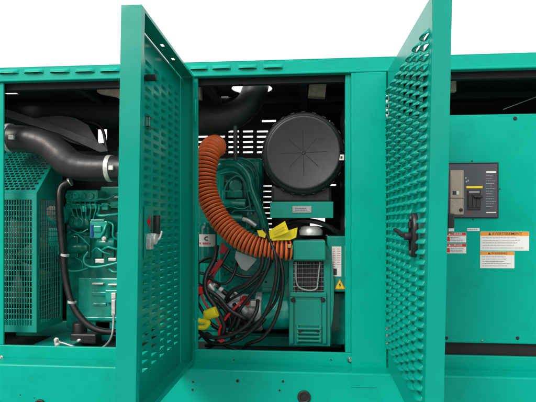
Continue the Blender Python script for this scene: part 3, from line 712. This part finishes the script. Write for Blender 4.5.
# starter motor
sm = thing('starter_motor', P(262, 325, .3), 'horizontal green cylinder with bright metal flange low beside the alternator', 'starter motor')
m_ = MB(); a = P(262, 311, .28); b2 = P(292, 310, .28)
m_.cyl(a, b2, 18.5 * S(.28), 40); m_.build('body', M['engine_light'], sm)
m_ = MB(); m_.cyl(P(256.5, 311, .27), P(263, 311, .27), 18.8 * S(.28), 36); m_.cyl(P(244, 309, .28), P(257.5, 310, .28), 9 * S(.28), 30); m_.pbox(250, 301, 258, 307, .16, .24, b=.006)
m_.bolt(P(259, 299, .17), r=.012); m_.bolt(P(259, 322, .17), r=.012)
m_.build('flange', M['castsilver'], sm)
m_ = MB(); m_.cyl(P(216, 297, .26), P(241, 299, .26), 6.2 * S(.26), 30); m_.cyl(P(241, 298, .26), P(250, 299, .26), 4.4 * S(.26), 24); m_.build('solenoid', M['castsilver'], sm)
m_ = MB(); m_.cyl(P(225, 317, .32), P(246, 317, .32), 11 * S(.32), 30); m_.pbox(236, 305, 247, 330, .26, .34, b=.01); m_.build('gear_housing', M['black'], sm)
m_ = MB(); m_.cyl(P(241, 302, .17), P(249, 299, .17), 3.0 * S(.17), 16); m_.cyl(P(245, 304, .17), P(246, 297, .16), 4.2 * S(.17), 16); m_.build('terminal_cap', M['red'], sm)
m_ = MB(); m_.cyl(P(231, 290, .2), P(238, 295, .2), 2.6 * S(.2), 14); m_.build('lug', M['steel'], sm)

# ================================================================ ALTERNATOR
al = thing('alternator', P(310, 345, .3), 'squat green alternator with black wire grille below the air filter', 'alternator')
m_ = MB(); m_.pbox(293, 240.5, 325.5, 260, .08, .3, b=.006); m_.build('terminal_box', M['bracket'], al)
m_ = MB(); m_.sheet(P(289, 345, .16), (1, 0, 0), (0, 0, 1), X(330, .16) - X(289, .16), 86 * S(.16), [(.028, .028 + 30 * S(.16), 53 * S(.16), 84 * S(.16))])
m_.build('end_plate', M['bracket'], al, solid=.01)
m_ = MB(); m_.lathe(P(308, 296, .17), (0, 1, 0), [(.035, 24 * S(.17)), (.045, 27 * S(.17)), (.45, 27 * S(.17))], 56); m_.build('housing', M['engine'], al)
m_ = MB(); m_.pbox(261, 262, 289, 293, .26, .5, b=.008); m_.build('adapter_housing', M['bracket'], al)
m_ = MB(); m_.pbox(262, 275, 288, 276.2, .252, .2595, b=.002); m_.pbox(262, 288, 288, 291, .245, .2595, b=.003); m_.split('adapter_rib', M['bracket'], al)
for px, py in ((266, 282), (284, 282), (267, 268), (283, 268)): MB().lathe(P(px, py, .259), (0, -1, 0), [(0, .008), (.003, .008)], 14).build('adapter_bolt', M['liner'], al)
m_ = MB(); m_.pbox(293, 261, 323, 292.5, .1635, .1675, b=0); m_.build('grille_recess', M['liner'], al)
m_ = MB()
for k in range(8): m_.tube([P(294.5 + k * 3.9, 262, .150), P(294.5 + k * 3.9, 292, .150)], .0009, seg=6)
for k in range(7): m_.tube([P(293, 264.5 + k * 4.4, .147), P(324, 264.3 + k * 4.4, .147)], .0009, seg=6)
m_.build('wire_grille', M['steel'], al)
m_ = MB(); m_.ptube([(296, 262, .140), (297, 284, .140), (306, 290, .140), (316, 289, .140), (318, 280, .140), (320, 262, .140)], .8, seg=8); m_.build('grille_guard', M['greytag'], al)
m_ = MB(); m_.pbox(289.5, 292.5, 326.5, 297, .135, .155, b=.004); m_.pbox(289.5, 297.2, 293.5, 344, .135, .155, b=.004); m_.pbox(322.5, 297.2, 326.5, 344, .135, .155, b=.004)
m_.pbox(295, 300, 321.5, 326, .148, .154, b=.003); m_.split('frame_bar', M['bracket'], al)
m_ = MB()
for k in range(4): m_.pbox(296.5, 328 + k * 4, 321, 330 + k * 4, .125, .153, b=.003)
m_.pbox(296, 326, 298.5, 343, .13, .153, b=.002); m_.pbox(319, 326, 321.5, 343, .13, .153, b=.002)
m_.split('vent_slat', M['bracket'], al)
m_ = MB()
for px, py in ((293, 300), (323, 300), (300, 331), (318, 331)): m_.bolt(P(px, py, .134), r=.011)
m_.split('bolt', M['liner'], al)
m_ = MB(); m_.pbox(327, 236, 352, 292, .20, .55, b=.01); m_.build('side_cover', M['bracket'], al)
m_ = MB(); m_.pbox(329, 293, 352, 345, .30, .55, b=.01); m_.build('lower_cover', M['engine'], al)
m_ = MB(); m_.prism([(325, 243), (329, 250), (332, 262), (333.6, 280), (333.8, 300), (332.5, 320), (329, 336), (325, 344)], .165, .185); m_.build('curved_flange', M['bracket'], al)
m_ = MB(); m_.pbox(327, 292, 331.5, 345, .17, .199, b=.004); m_.build('side_rib', M['engine'], al)
m_ = MB(); m_.lathe(P(311, 232, .24), (0, 0, 1), [(-.02, .075), (.01, .078), (.02, .07), (.035, .066), (.04, .05)], 32); m_.build('bearing_cap', M['castsilver'], al)
sl_ = MB(); sl_.pbox(331.8, 246.5, 341.4, 276.5, .1965, .1985, b=0); so = sl_.build('spec_label', M['white'], al)
m_ = MB(); dashes(m_, 332.8, 249, 336, 10, 2.2, .1955, .5, 31, 1.4, 1); dashes(m_, 337.2, 249, 340.8, 8, 2.2, .1955, .5, 32, 1.4, 1); m_.build('label_print', M['redlab'], so)
MB().pbox(333.4, 268.6, 336.8, 275, .1952, .1963, b=0).build('label_block', M['ink'], so)
wl = MB(); wl.prism([(334.6, 289.2), (345.2, 289.2), (339.9, 279)], .1955, .1985); wo = wl.build('hazard_triangle', M['orangelab'], al)
m_ = MB(); m_.prism([(335.6, 288.6), (344.2, 288.6), (339.9, 280.4)], .1945, .1953); m_.build('triangle_face', M['yellow'], wo)
m_ = MB(); m_.prism([(340.5, 281.8), (338.5, 285.4), (339.8, 285.4), (339.2, 288.1), (341.3, 284.5), (340.1, 284.5)], .1935, .1943); m_.build('bolt_symbol', M['ink'], wo)
m_ = MB(); m_.ptube([(331, 345, .2), (329.5, 335, .19), (331, 322, .2)], .8); m_.build('ground_wire', M['steel'], al)

# ================================================================ AIR FILTER
af = thing('air_filter', P(303, 200, .3), 'large round black air filter canister high in the middle opening', 'air filter')
fy = .09; cc = P(303.2, 152.5, fy); rC = 37.6 * S(fy)
m_ = MB(); m_.lathe(cc, (0, 1, 0), [(-.002, 0.001), (-.002, rC * .90), (-.005, rC * .93), (-.004, rC * .97), (.004, rC), (.02, rC)], 96, cap=False)
cv = m_.build('cover', M['slate'], af)
m_ = MB()
for k in range(8):
    a = math.pi / 4 * k + .03; e = Vector((math.cos(a), 0, math.sin(a))); Lr = rC * (.62 if k % 2 == 0 else .55)
    m_.tube([cc + Vector((0, -.0015, 0)) + e * .012, cc + Vector((0, -.0015, 0)) + e * Lr], .0023, seg=6)
m_.lathe(cc + Vector((0, -.002, 0)), (0, -1, 0), [(0, .015), (.003, .012), (.004, .006), (.001, .004)], 20)
m_.build('cover_ribs', M['blackpl'], cv)
cbk = P(302, 155.5, fy + .02); rB = 41.5 * S(fy + .02)
m_ = MB(); m_.lathe(cc + Vector((0, .014, 0)), (0, 1, 0), [(0, rC * 1.0), (.004, rC * 1.06), (.03, rB), (.05, rB * 1.01), (.053, rB * .97), (.2, rB * .965), (.36, rB * .93), (.37, rB * .8)], 96)
for k in range(24):
    a = 2 * math.pi * k / 24; e = Vector((math.cos(a), 0, math.sin(a))); q = Vector((-e.z, 0, e.x))
    p = cc + Vector((0, .052, 0)) + e * rB * 1.0; vs = [p + q * s1 * .012 + e * s2 * .0018 + Vector((0, s3 * .02, 0)) for s1 in (-1, 1) for s2 in (-1, 1) for s3 in (-1, 1)]
    m_.add(vs, [(0, 1, 3, 2), (4, 6, 7, 5), (0, 4, 5, 1), (2, 3, 7, 6), (0, 2, 6, 4), (1, 5, 7, 3)])
m_.build('canister', M['blackpl'], af)
m_ = MB(); m_.pbox(338.6, 154.6, 344, 160.2, fy - .004, fy + .02, b=.002); m_.build('clip', M['white'], af)
m_ = MB(); m_.pbox(340.4, 156.2, 342.4, 158.6, fy - .006, fy - .0042, b=0); m_.build('clip_mark', M['ink'], af)
m_ = MB(); m_.pbox(271, 185, 332, 203, .16, .40, b=.02); m_.build('saddle', M['black'], af)
m_ = MB(); m_.pbox(270, 201.8, 333.3, 218, .105, .112, b=.003); m_.pbox(270, 201.8, 333.3, 203, .112, .4, b=0); m_.build('mounting_bracket', M['bracket'], af)
m_ = MB(); m_.pbox(292.5, 206, 311.5, 212.8, .100, .1045, b=.001); np_ = m_.build('nameplate', M['greytag'], af)
m_ = MB(); m_.pbox(294, 207.3, 310, 211.4, .0985, .0997, b=0); m_.build('nameplate_field', M['palegrey'], np_)
m_ = MB(); dashes(m_, 295, 208.3, 309.5, 2, 1.8, .0978, .6, 41, 3, 1); m_.build('nameplate_print', M['ink'], np_)

# ================================================================ HOSES, PIPES
oh = thing('orange_hose', P(210, 250, .2), 'orange corrugated hose bending down across the middle opening', 'hose')
pts = [(216, 146, .37), (211.5, 148, .30), (208, 157, .24), (205.5, 171, .21), (206, 188, .19), (211, 204, .17), (219.5, 219, .15), (230, 231, .13), (242, 240, .11), (256, 246.5, .10), (270, 249, .10), (283, 250, .10), (291, 250, .11)]
step = .0254 / 8
def mod(i, ln):
    k = i % 8; return (1.0, 1.03, 1.0, .90, .78, .74, .78, .90)[k]
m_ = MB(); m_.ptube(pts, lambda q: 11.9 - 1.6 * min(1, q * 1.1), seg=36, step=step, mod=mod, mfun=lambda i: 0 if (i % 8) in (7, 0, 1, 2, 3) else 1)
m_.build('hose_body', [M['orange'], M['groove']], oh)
m_ = MB(); a = P(286.6, 250, .106); m_.cyl(a, P(292.5, 250, .108), 7.4 * S(.1), 30, bev=.001); m_.pbox(287.5, 244.5, 291.5, 248, .03, .06, b=.003); m_.build('hose_clamp', M['brass'], oh)
ih = thing('intake_hose', P(60, 180, .2), 'thick black ribbed rubber hose crossing the top of the left opening', 'hose')
pts = [(2, 138, .20), (14, 138.5, .20), (32, 140, .20), (48, 145.5, .20), (60, 155, .20), (70, 163.5, .20), (82, 167.5, .20), (97, 168.5, .20), (112, 168.5, .20), (126, 169, .20)]
m_ = MB(); m_.ptube(pts, lambda q: 14.2 - 1.3 * q + (1.5 * math.exp(-((q - .53) / .12) ** 2)), seg=40, step=.004, mod=lambda i, ln: 1 + .005 * math.sin(ln * 41) + .003 * math.sin(ln * 97))
m_.build('hose_body', M['hose'], ih)
for px, py, r_ in ((10.5, 138, 14.9), (110.5, 168.5, 13.8)):
    c1 = MB(); c1.cyl(P(px - 2.2, py, .2), P(px + 2.2, py, .2), r_ * S(.2), 44, bev=.001); c1.pbox(px - 2.4, py - 3, px + 2.4, py + 1.5, .2 - r_ * S(.2) - .012, .2 - r_ * S(.2) + .01, b=.004); c1.build('hose_clamp', M['castsilver'], ih)
m_ = MB(); m_.cyl(P(115, 169, .2), P(150, 169.5, .2), 12 * S(.2), 36); tag(m_.build('charge_pipe', M['castsilver']), 'short silver pipe joined to the right end of the thick black hose', 'pipe')
xp = thing('exhaust_elbow', P(230, 130, .4), 'fat matt black elbow pipe rising through the roof hole', 'exhaust pipe')
ey = ex_c.y
m_ = MB(); m_.tube([P(184, 119.5, ey), P(205, 119.5, ey), P(222, 118.5, ey), P(238, 113, ey), P(249, 103, ey), P(255, 90, ey), P(256.5, 82, ey), P(256.8, 75, ey)], lambda q: (15.8 - 3.0 * min(1, q * 1.5)) * S(ey), seg=40, sub=10)
m_.build('pipe', M['pipe'], xp)
m_ = MB(); m_.cyl(P(192, 119.5, ey), P(196, 119.5, ey), 16.5 * S(ey), 36); m_.build('flange', M['pipe'], xp)
m_ = MB(); m_.ptube([(235.4, 160, .26), (235.4, 150, .26), (235.4, 126, .26)], 2.2, seg=12); tag(m_.build('support_strap', M['pipe']), 'upright black strap standing below the exhaust elbow', 'strap')
# left upper clutter
m_ = MB(); m_.prism([(26, 119), (60, 115.5), (75, 118), (88, 125), (97.5, 142), (97.5, 150), (70, 142)], .45, .47)
tag(m_.build('heat_shield', mat('grey_shield', (.04, .05, .047), .45, var=.2, scale=6)), 'grey flat heat shield above the thick black hose', 'shield')
m_ = MB(); m_.prism([(-10, 100), (0, 107), (60, 127), (104, 145), (108, 151), (100, 152), (60, 134), (0, 115), (-10, 112)], .38, .40)
tag(m_.build('support_bracket', M['pipe']), 'long black bracket slanting down above the thick black hose', 'bracket')
m_ = MB(); m_.ptube([(70, 118, .55), (85, 121.5, .5), (97, 124, .45), (103, 131, .42), (106, 145, .40), (108, 152, .4)], 1.6, seg=10); tag(m_.build('breather_pipe', M['black']), 'thin black curved pipe at top right of the left opening', 'pipe')
m_ = MB(); m_.pbox(4, 108, 92, 112, .78, .82, b=.004); m_.pbox(60, 150, 124, 162, .7, .8, b=.01); m_.pbox(107, 84, 118, 210, .80, .86, b=.004); mm = thing('steel_cradle', (X(60, .8), .8, zF), 'dim dark steel cradle at the back of the left opening', 'cradle'); m_.split('beam', M['pipe'], mm)
# muffler
m_ = MB(); m_.cyl(P(-30, 116, .62), P(190, 112, .62), .12, 40); tag(m_.build('muffler', M['liner']), 'long dark cylinder muffler under the roof', 'muffler')
# black hose left
m_ = MB(); m_.ptube([(70, 182, .34), (62, 187, .32), (59.5, 198, .30), (60.5, 222, .29), (63, 250, .28), (66, 280, .27), (73, 305, .25), (84, 321, .24), (97, 329.5, .24), (112, 332, .25), (130, 331, .28)], lambda q: 4.2 - 1.2 * q, seg=16)
bh = thing('coolant_hose', P(65, 330, .28), 'glossy black hose curving down in front of the engine at left', 'hose'); m_.build('hose_body', M['blackgloss'], bh)
m_ = MB()
for (px, py, y_) in ((70, 182, .34), (65, 255, .275), (72, 302, .25)): m_.lathe(P(px, py, y_), (.2, 0, 1) if py > 200 else (.9, 0, .4), [(-.008, .029), (.008, .029)], 20)
m_.split('hose_clamp', M['castsilver'], bh)
m_ = MB(); m_.ptube([(57, 342.5, .09), (63, 343, .08), (72, 346, .07), (83, 349.5, .06), (96, 350, .06), (106, 345, .1), (112, 335, .2), (113.5, 318, .28), (112.5, 305, .36), (112.5, 295, .42)], 1.15, seg=10)
gw = thing('ground_strap', P(57, 345, .13), 'pale braided wire looping over the floor at lower left', 'wire'); m_.build('braid', M['braid'], gw)
m_ = MB(); m_.pbox(54, 341, 60, 344.5, .08, .10, b=.003); m_.bolt(P(56.5, 340, .08), r=.012, h=.012); m_.bolt(P(57, 345, .08), r=.01); m_.pbox(111, 293, 115.5, 299, .36, .40, b=.004); m_.pbox(111.3, 300, 115, 316, .30, .33, b=.004); m_.split('terminal_lug', M['castsilver'], gw)
# floor rails
for (a_, lab) in ((((30, 352), (58, 327), (72, 327), (60, 352)), 'teal floor rail under the fan guard'),):
    pass
m_ = MB(); m_.box(X(-20, .2), X(125, .2), .60, .70, zF, zF + .12, b=.006); m_.box(X(43, .3), X(80, .3), .13, .60, zF, zF + .05, b=.006)
m_.box(X(82, .3), X(82, .3) + .12, .50, .60, zF, zF + .15, b=.006)
m_.box(X(215, .4), X(342, .4), .45, .55, zF, zF + .07, b=.006); mr_ = thing('mounting_frame', (X(60, .4), .4, zF), 'teal rail frame on the floor under the engine', 'frame'); m_.split('rail', M['bracket'], mr_)

# cables
def cable(pts, r_, label, m='blackgloss', grp='black cables tangled beside the starter motor'):
    q = MB(); q.ptube(pts, r_, seg=12, sub=10); o = q.build('battery_cable', M[m]); tag(o, label, 'cable', grp); return o
cable([(265, 232, .10), (272, 245, .05), (276.5, 262, .03), (275, 285, .02), (267, 310, .02), (252, 330, .03), (234, 341, .04), (215, 344, .06), (203, 336, .1), (196, 325, .14)], 2.0, 'outermost black cable, sweeping widest from yellow tags to the bottom')
cable([(262, 230, .12), (268, 244, .08), (269.5, 260, .06), (263, 278, .05), (250, 296, .05), (238, 312, .06), (230, 330, .09), (218, 342, .12), (206, 349, .15)], 1.9, 'black cable running diagonally left of the outermost one and crossing the starter')
cable([(268, 233, .13), (279, 250, .09), (281, 275, .08), (276, 300, .09), (262, 318, .10), (245, 330, .12), (228, 333, .14), (212, 326, .17)], 1.5, 'thin black cable passing just right of the outermost loop')
cable([(264, 228, .14), (270, 238, .1), (274, 252, .09), (266, 272, .08), (246, 290, .09), (230, 300, .1), (220, 308, .13)], 1.4, 'black cable ending at the silver solenoid')
cable([(229, 250, .15), (222, 262, .12), (212, 275, .11), (204, 285, .12), (198, 296, .14)], 1.8, 'short black cable coming down beside the red sleeve')
cable([(201, 288, .12), (208, 296, .09), (218, 303, .08), (228, 314, .08), (231, 326, .10), (224, 338, .12)], 2.0, 'black cable curling under the silver solenoid')
cable([(196, 299, .13), (202, 310, .1), (210, 322, .09), (224, 331, .09), (240, 333, .1), (256, 328, .13), (266, 318, .17)], 1.6, 'black cable running low behind the yellow valve')
cable([(188, 270, .22), (200, 262, .18), (212, 258, .16), (226, 268, .14), (240, 276, .13), (256, 276, .14), (268, 270, .16)], 1.5, 'black cable crossing under the grey diamond tag')
cable([(197, 340, .12), (206, 333, .10), (214, 338, .09), (224, 345, .1), (238, 350, .12)], 1.3, 'thin black cable low in the left corner of the middle opening')
cable([(234, 304, .12), (240, 314, .07), (237, 326, .06), (232, 340, .08)], 2.2, 'short thick black cable dropping in front of the gear housing')
rc_ = random.Random(3)
cable([(217, 246, .2), (214, 260, .14), (206, 276, .07), (206, 292, .05), (216, 308, .04), (224, 326, .05), (218, 341, .07), (206, 345, .1)], 2.6, 'thickest black cable, running beside the yellow valve cap')
cable([(196, 283, .11), (206, 289, .06), (218, 297, .05), (230, 310, .04), (244, 318, .05), (252, 322, .1)], 2.2, 'black cable slanting from the red clamp to the gear housing')
cable([(259, 236, .11), (263, 252, .07), (260, 270, .06), (246, 284, .06), (232, 291, .07), (226, 300, .1)], 2.4, 'thick black cable leaving the smallest yellow tag for the solenoid')
cable([(236, 360, .20), (241, 351, .12), (248, 344, .08), (262, 338, .05), (274, 322, .04), (281, 300, .045), (283, 276, .05), (278, 252, .07), (270, 238, .1)], 1.9, 'rightmost black cable passing over the green starter cylinder')
cable([(197, 330, .09), (210, 337, .04), (228, 336, .03), (246, 326, .03), (256, 312, .05), (258, 300, .1)], 2.0, 'black cable swinging under the starter flange')
cable([(238, 256, .2), (236, 268, .14), (230, 280, .09), (222, 284, .08), (214, 281, .1), (204, 274, .13), (192, 272, .2)], 1.5, 'small black cable arch just under the grey diamond tag')
cable([(243, 301, .08), (236, 307, .05), (226, 318, .045), (219, 332, .05), (222, 341, .06)], 1.3, 'thin red wire running down from the red terminal cap', 'red', 'red wires among the black cables')
cable([(200, 291, .07), (205, 303, .05), (216, 318, .05), (222, 330, .06)], 1.1, 'thin red wire curving below the red clamp', 'red', 'red wires among the black cables')
m_ = MB(); m_.ptube([(213, 277, .13), (207, 284, .09), (203, 290, .08), (199, 292, .08)], 1.5, seg=10)
rw_ = thing('red_lead', P(203, 292, .1), 'red battery lead with red clamp at the left of the tangle', 'cable'); m_.build('lead', M['red'], rw_)
m_ = MB(); m_.pbox(196.5, 286.5, 203.5, 294.5, .05, .09, b=.008); m_.build('terminal_cap', M['red'], rw_)
m_ = MB(); m_.prism([(219.5, 259), (223, 261.5), (213.5, 277), (209, 273.5)], .10, .13); tag(m_.build('red_sleeve', M['darkred']), 'dark red sleeve hanging over the black cables', 'sleeve')
m_ = MB(); m_.prism([(221.5, 241), (231, 252), (219, 254)], .155, .16); tag(m_.build('red_tag', M['darkred']), 'dark red triangular tag behind the orange hose', 'tag')
m_ = MB(); m_.prism([(236, 251), (257, 259), (253, 264), (246.5, 271), (241, 268.5), (235, 258)], .125, .13); tag(m_.build('grey_tag', M['greytag']), 'plain grey diamond shaped plate hanging below the orange hose', 'tag')
m_ = MB(); m_.prism([(217, 340), (224, 336), (224.5, 341), (221, 343)], .04, .06); tag(m_.build('red_clip', M['red']), 'small red clip at the bottom of the cable tangle', 'clip')
def ytag(pts, y0, tilt, label):
    w = [P(px, py, y0) for px, py in pts]; c0 = sum(w, Vector()) / len(w)
    for q, p in enumerate(w): p.y += tilt * (p.x - c0.x)
    mb = MB(); n = len(w); mb.add(w + [p + Vector((0, .004, 0)) for p in w], [tuple(range(n)), tuple(reversed(range(n, 2 * n)))] + [(i, i + n, (i + 1) % n + n, (i + 1) % n) for i in range(n)])
    o = mb.build('yellow_tag', M['yellow']); tag(o, label, 'tag'); return o
a_ = ytag([(268.5, 231), (285, 221), (289, 231.5), (281, 235), (270, 239)], .02, -.3, 'upper bright yellow tag, its slanted top corner beside the black cables')
b_2 = ytag([(271, 236), (297.5, 227.5), (296, 237.5), (290, 240), (272, 240.5)], .05, .2, 'lower bright yellow tag lying over the orange hose end')
c_2 = ytag([(257, 230.5), (262, 230), (266, 234), (265, 238), (259, 236)], .06, 0, 'smallest yellow tag, left of the black cables')
for (x0, y0, x1, y1) in ((273, 233, 284, 226.5), (274.5, 235, 285, 229)):
    m_ = MB(); m_.tube([P(x0, y0, .012), P(x1, y1, .004)], .0016, seg=6); m_.build('print_line', M['brass'], a_)
# yellow valve, fittings
yv = thing('yellow_valve', P(212, 322, .1), 'yellow capped drain valve low in the left of the middle opening', 'valve')
m_ = MB(); m_.cyl(P(207, 315, .03), P(217, 311.5, .015), 5.4 * S(.03), 20); m_.pbox(203, 311, 209, 320, .02, .07, b=.008); m_.build('cap', M['yellow'], yv)
m_ = MB(); m_.ptube([(192, 318, .06), (200, 321, .035), (208, 322, .03), (205, 327, .035), (196, 327, .05), (190, 325, .08)], 2.6); m_.build('handle', M['yellow'], yv)
ft = thing('pipe_fittings', P(213, 292, .1), 'silver pipe fittings joined at an angle above the yellow valve', 'fittings')
m_ = MB(); m_.cyl(P(206.5, 291, .12), P(216, 283, .12), 2.8 * S(.12), 6); m_.cyl(P(209, 284, .12), P(214, 291, .12), 3.2 * S(.12), 16); m_.cyl(P(207, 292, .11), P(211, 293.5, .11), 3.4 * S(.12), 16); m_.build('elbow', M['castsilver'], ft)
m_ = MB(); m_.cyl(P(217, 286, .1), P(229, 296, .1), 2.4 * S(.12), 16); m_.build('black_coupler', M['black'], ft)
m_ = MB(); m_.cyl(P(219.5, 288, .1), P(222.5, 290.5, .1), 2.7 * S(.12), 16); m_.build('white_band', M['white'], ft)
m_ = MB(); m_.ptube([(224, 309, .16), (231, 305, .15), (240, 307, .15), (246, 312, .16)], 4.2, seg=16); tag(m_.build('metal_pipe', M['castsilver']), 'stubby bright metal pipe left of the starter flange', 'pipe')
m_ = MB(); m_.ptube([(286, 224, .22), (296, 221, .2), (312, 221, .18), (326, 225, .18), (336, 231, .2), (346, 235, .24)], 2.6, seg=14); tag(m_.build('breather_hose', M['blackgloss']), 'black hose arching between the filter bracket and the alternator', 'hose')

# ================================================================ trees behind the photographer (they show in the glossy paint)
M['leaf'] = mat('leaves', (.045, .085, .03), .6, var=.35, scale=3); M['bark'] = mat('bark', (.10, .08, .06), .9, var=.3, scale=6, bump=.6, bscale=30)
rt = random.Random(5)
TD = ('low spreading tree across the yard', 'tallest round tree across the yard', 'narrow leafy tree across the yard', 'broad leafy tree across the yard', 'small bushy tree across the yard', 'wide crowned tree across the yard', 'slender tall tree across the yard', 'short thick tree across the yard', 'leaning leafy tree across the yard', 'big dense tree across the yard')
for k in range(10):
    x = -22 + k * 4.9 + rt.uniform(-1, 1); y = -21 + rt.uniform(-1.5, 1.5); hgt = rt.choice((4.2, 5.2, 6.2, 7)) + rt.uniform(-.4, .4); rad = rt.uniform(2.2, 3.2)
    t_ = thing('tree', (x, y, 0), TD[k], 'tree', 'trees across the yard behind the viewer')
    m_ = MB(); m_.tube([(x, y, 0), (x + .1, y, hgt * .3), (x, y + .1, hgt * .65)], lambda q: .22 - .12 * q, seg=10)
    for b in range(5):
        a = b * 1.3; m_.tube([(x, y, hgt * .35), (x + rad * .3 * math.cos(a), y + rad * .3 * math.sin(a), hgt * .55), (x + rad * .6 * math.cos(a), y + rad * .6 * math.sin(a), hgt * .7)], lambda q: .08 - .05 * q, seg=6)
    m_.build('trunk', M['bark'], t_)
    vs = []; fs = []; cl_ = [Vector((rt.gauss(0, .45), rt.gauss(0, .45), rt.gauss(0, .42))) for _ in range(26)]
    for q in range(3600):
        c_ = rt.choice(cl_); p = c_ + Vector((rt.gauss(0, .17), rt.gauss(0, .17), rt.gauss(0, .17)))
        p = Vector((x + p.x * rad, y + p.y * rad, max(.5, hgt * .58 + p.z * hgt * .42))); sz = rt.uniform(.12, .24)
        u_ = Vector((rt.gauss(0, 1), rt.gauss(0, 1), rt.gauss(0, 1))).normalized(); w_ = u_.orthogonal().normalized(); i0 = len(vs)
        vs += [p - u_ * sz, p + w_ * sz * .5, p + u_ * sz, p - w_ * sz * .5]; fs.append((i0, i0 + 1, i0 + 2, i0 + 3))
    m_ = MB(); m_.add(vs, fs); m_.build('crown', M['leaf'], t_, fixn=False)

# ================================================================ camera, light, world
cam = bpy.data.cameras.new('camera'); co = bpy.data.objects.new('camera', cam); COL.objects.link(co); C.camera = co
co.location = CAM; co.rotation_euler = (R(90), 0, A); cam.sensor_width = 36; cam.lens = 36 * F / 536; cam.shift_y = (223 - 201) / 536; cam.clip_end = 500; cam.clip_start = .05
el = R(33)   # sun direction (behind camera, to its left)
sun = bpy.data.lights.new('sun', 'SUN'); sun.energy = 1.9; sun.angle = R(25); sun.color = (1, .96, .9)
so_ = bpy.data.objects.new('sun', sun); COL.objects.link(so_)
sd = Vector((-math.sin(R(31)) * math.cos(el), -math.cos(R(31)) * math.cos(el), math.sin(el))).normalized()
so_.rotation_euler = sd.to_track_quat('Z', 'Y').to_euler(); so_.location = (0, -5, 6)
w = bpy.data.worlds.new('World'); C.world = w; w.use_nodes = True; n = w.node_tree.nodes; l = w.node_tree.links
bg = n['Background']; sky = n.new('ShaderNodeTexSky'); sky.sky_type = 'NISHITA'; sky.sun_disc = False
sky.sun_elevation = el; sky.sun_rotation = math.atan2(sd.x, sd.y); sky.dust_density = 4; sky.air_density = 1.5
tc = n.new('ShaderNodeTexCoord'); nz = n.new('ShaderNodeTexNoise'); nz.inputs['Scale'].default_value = 2.2; nz.inputs['Detail'].default_value = 6
l.new(tc.outputs['Generated'], nz.inputs['Vector'])
cr = n.new('ShaderNodeMapRange'); cr.inputs['From Min'].default_value = .3; cr.inputs['From Max'].default_value = .7; cr.inputs['To Min'].default_value = 8.0; cr.inputs['To Max'].default_value = 11.5
l.new(nz.outputs['Fac'], cr.inputs['Value'])
mx = n.new('ShaderNodeMix'); mx.data_type = 'RGBA'; mx.inputs['Factor'].default_value = .88
l.new(sky.outputs['Color'], mx.inputs['A']); l.new(cr.outputs['Result'], mx.inputs['B']); l.new(mx.outputs['Result'], bg.inputs['Color'])
bg.inputs['Strength'].default_value = .13
C.view_settings.view_transform = 'Standard'; C.view_settings.look = 'None'; C.view_settings.exposure = 0.2; C.view_settings.gamma = 1
C.render.engine = 'CYCLES'; C.cycles.max_bounces = 8; C.cycles.diffuse_bounces = 5
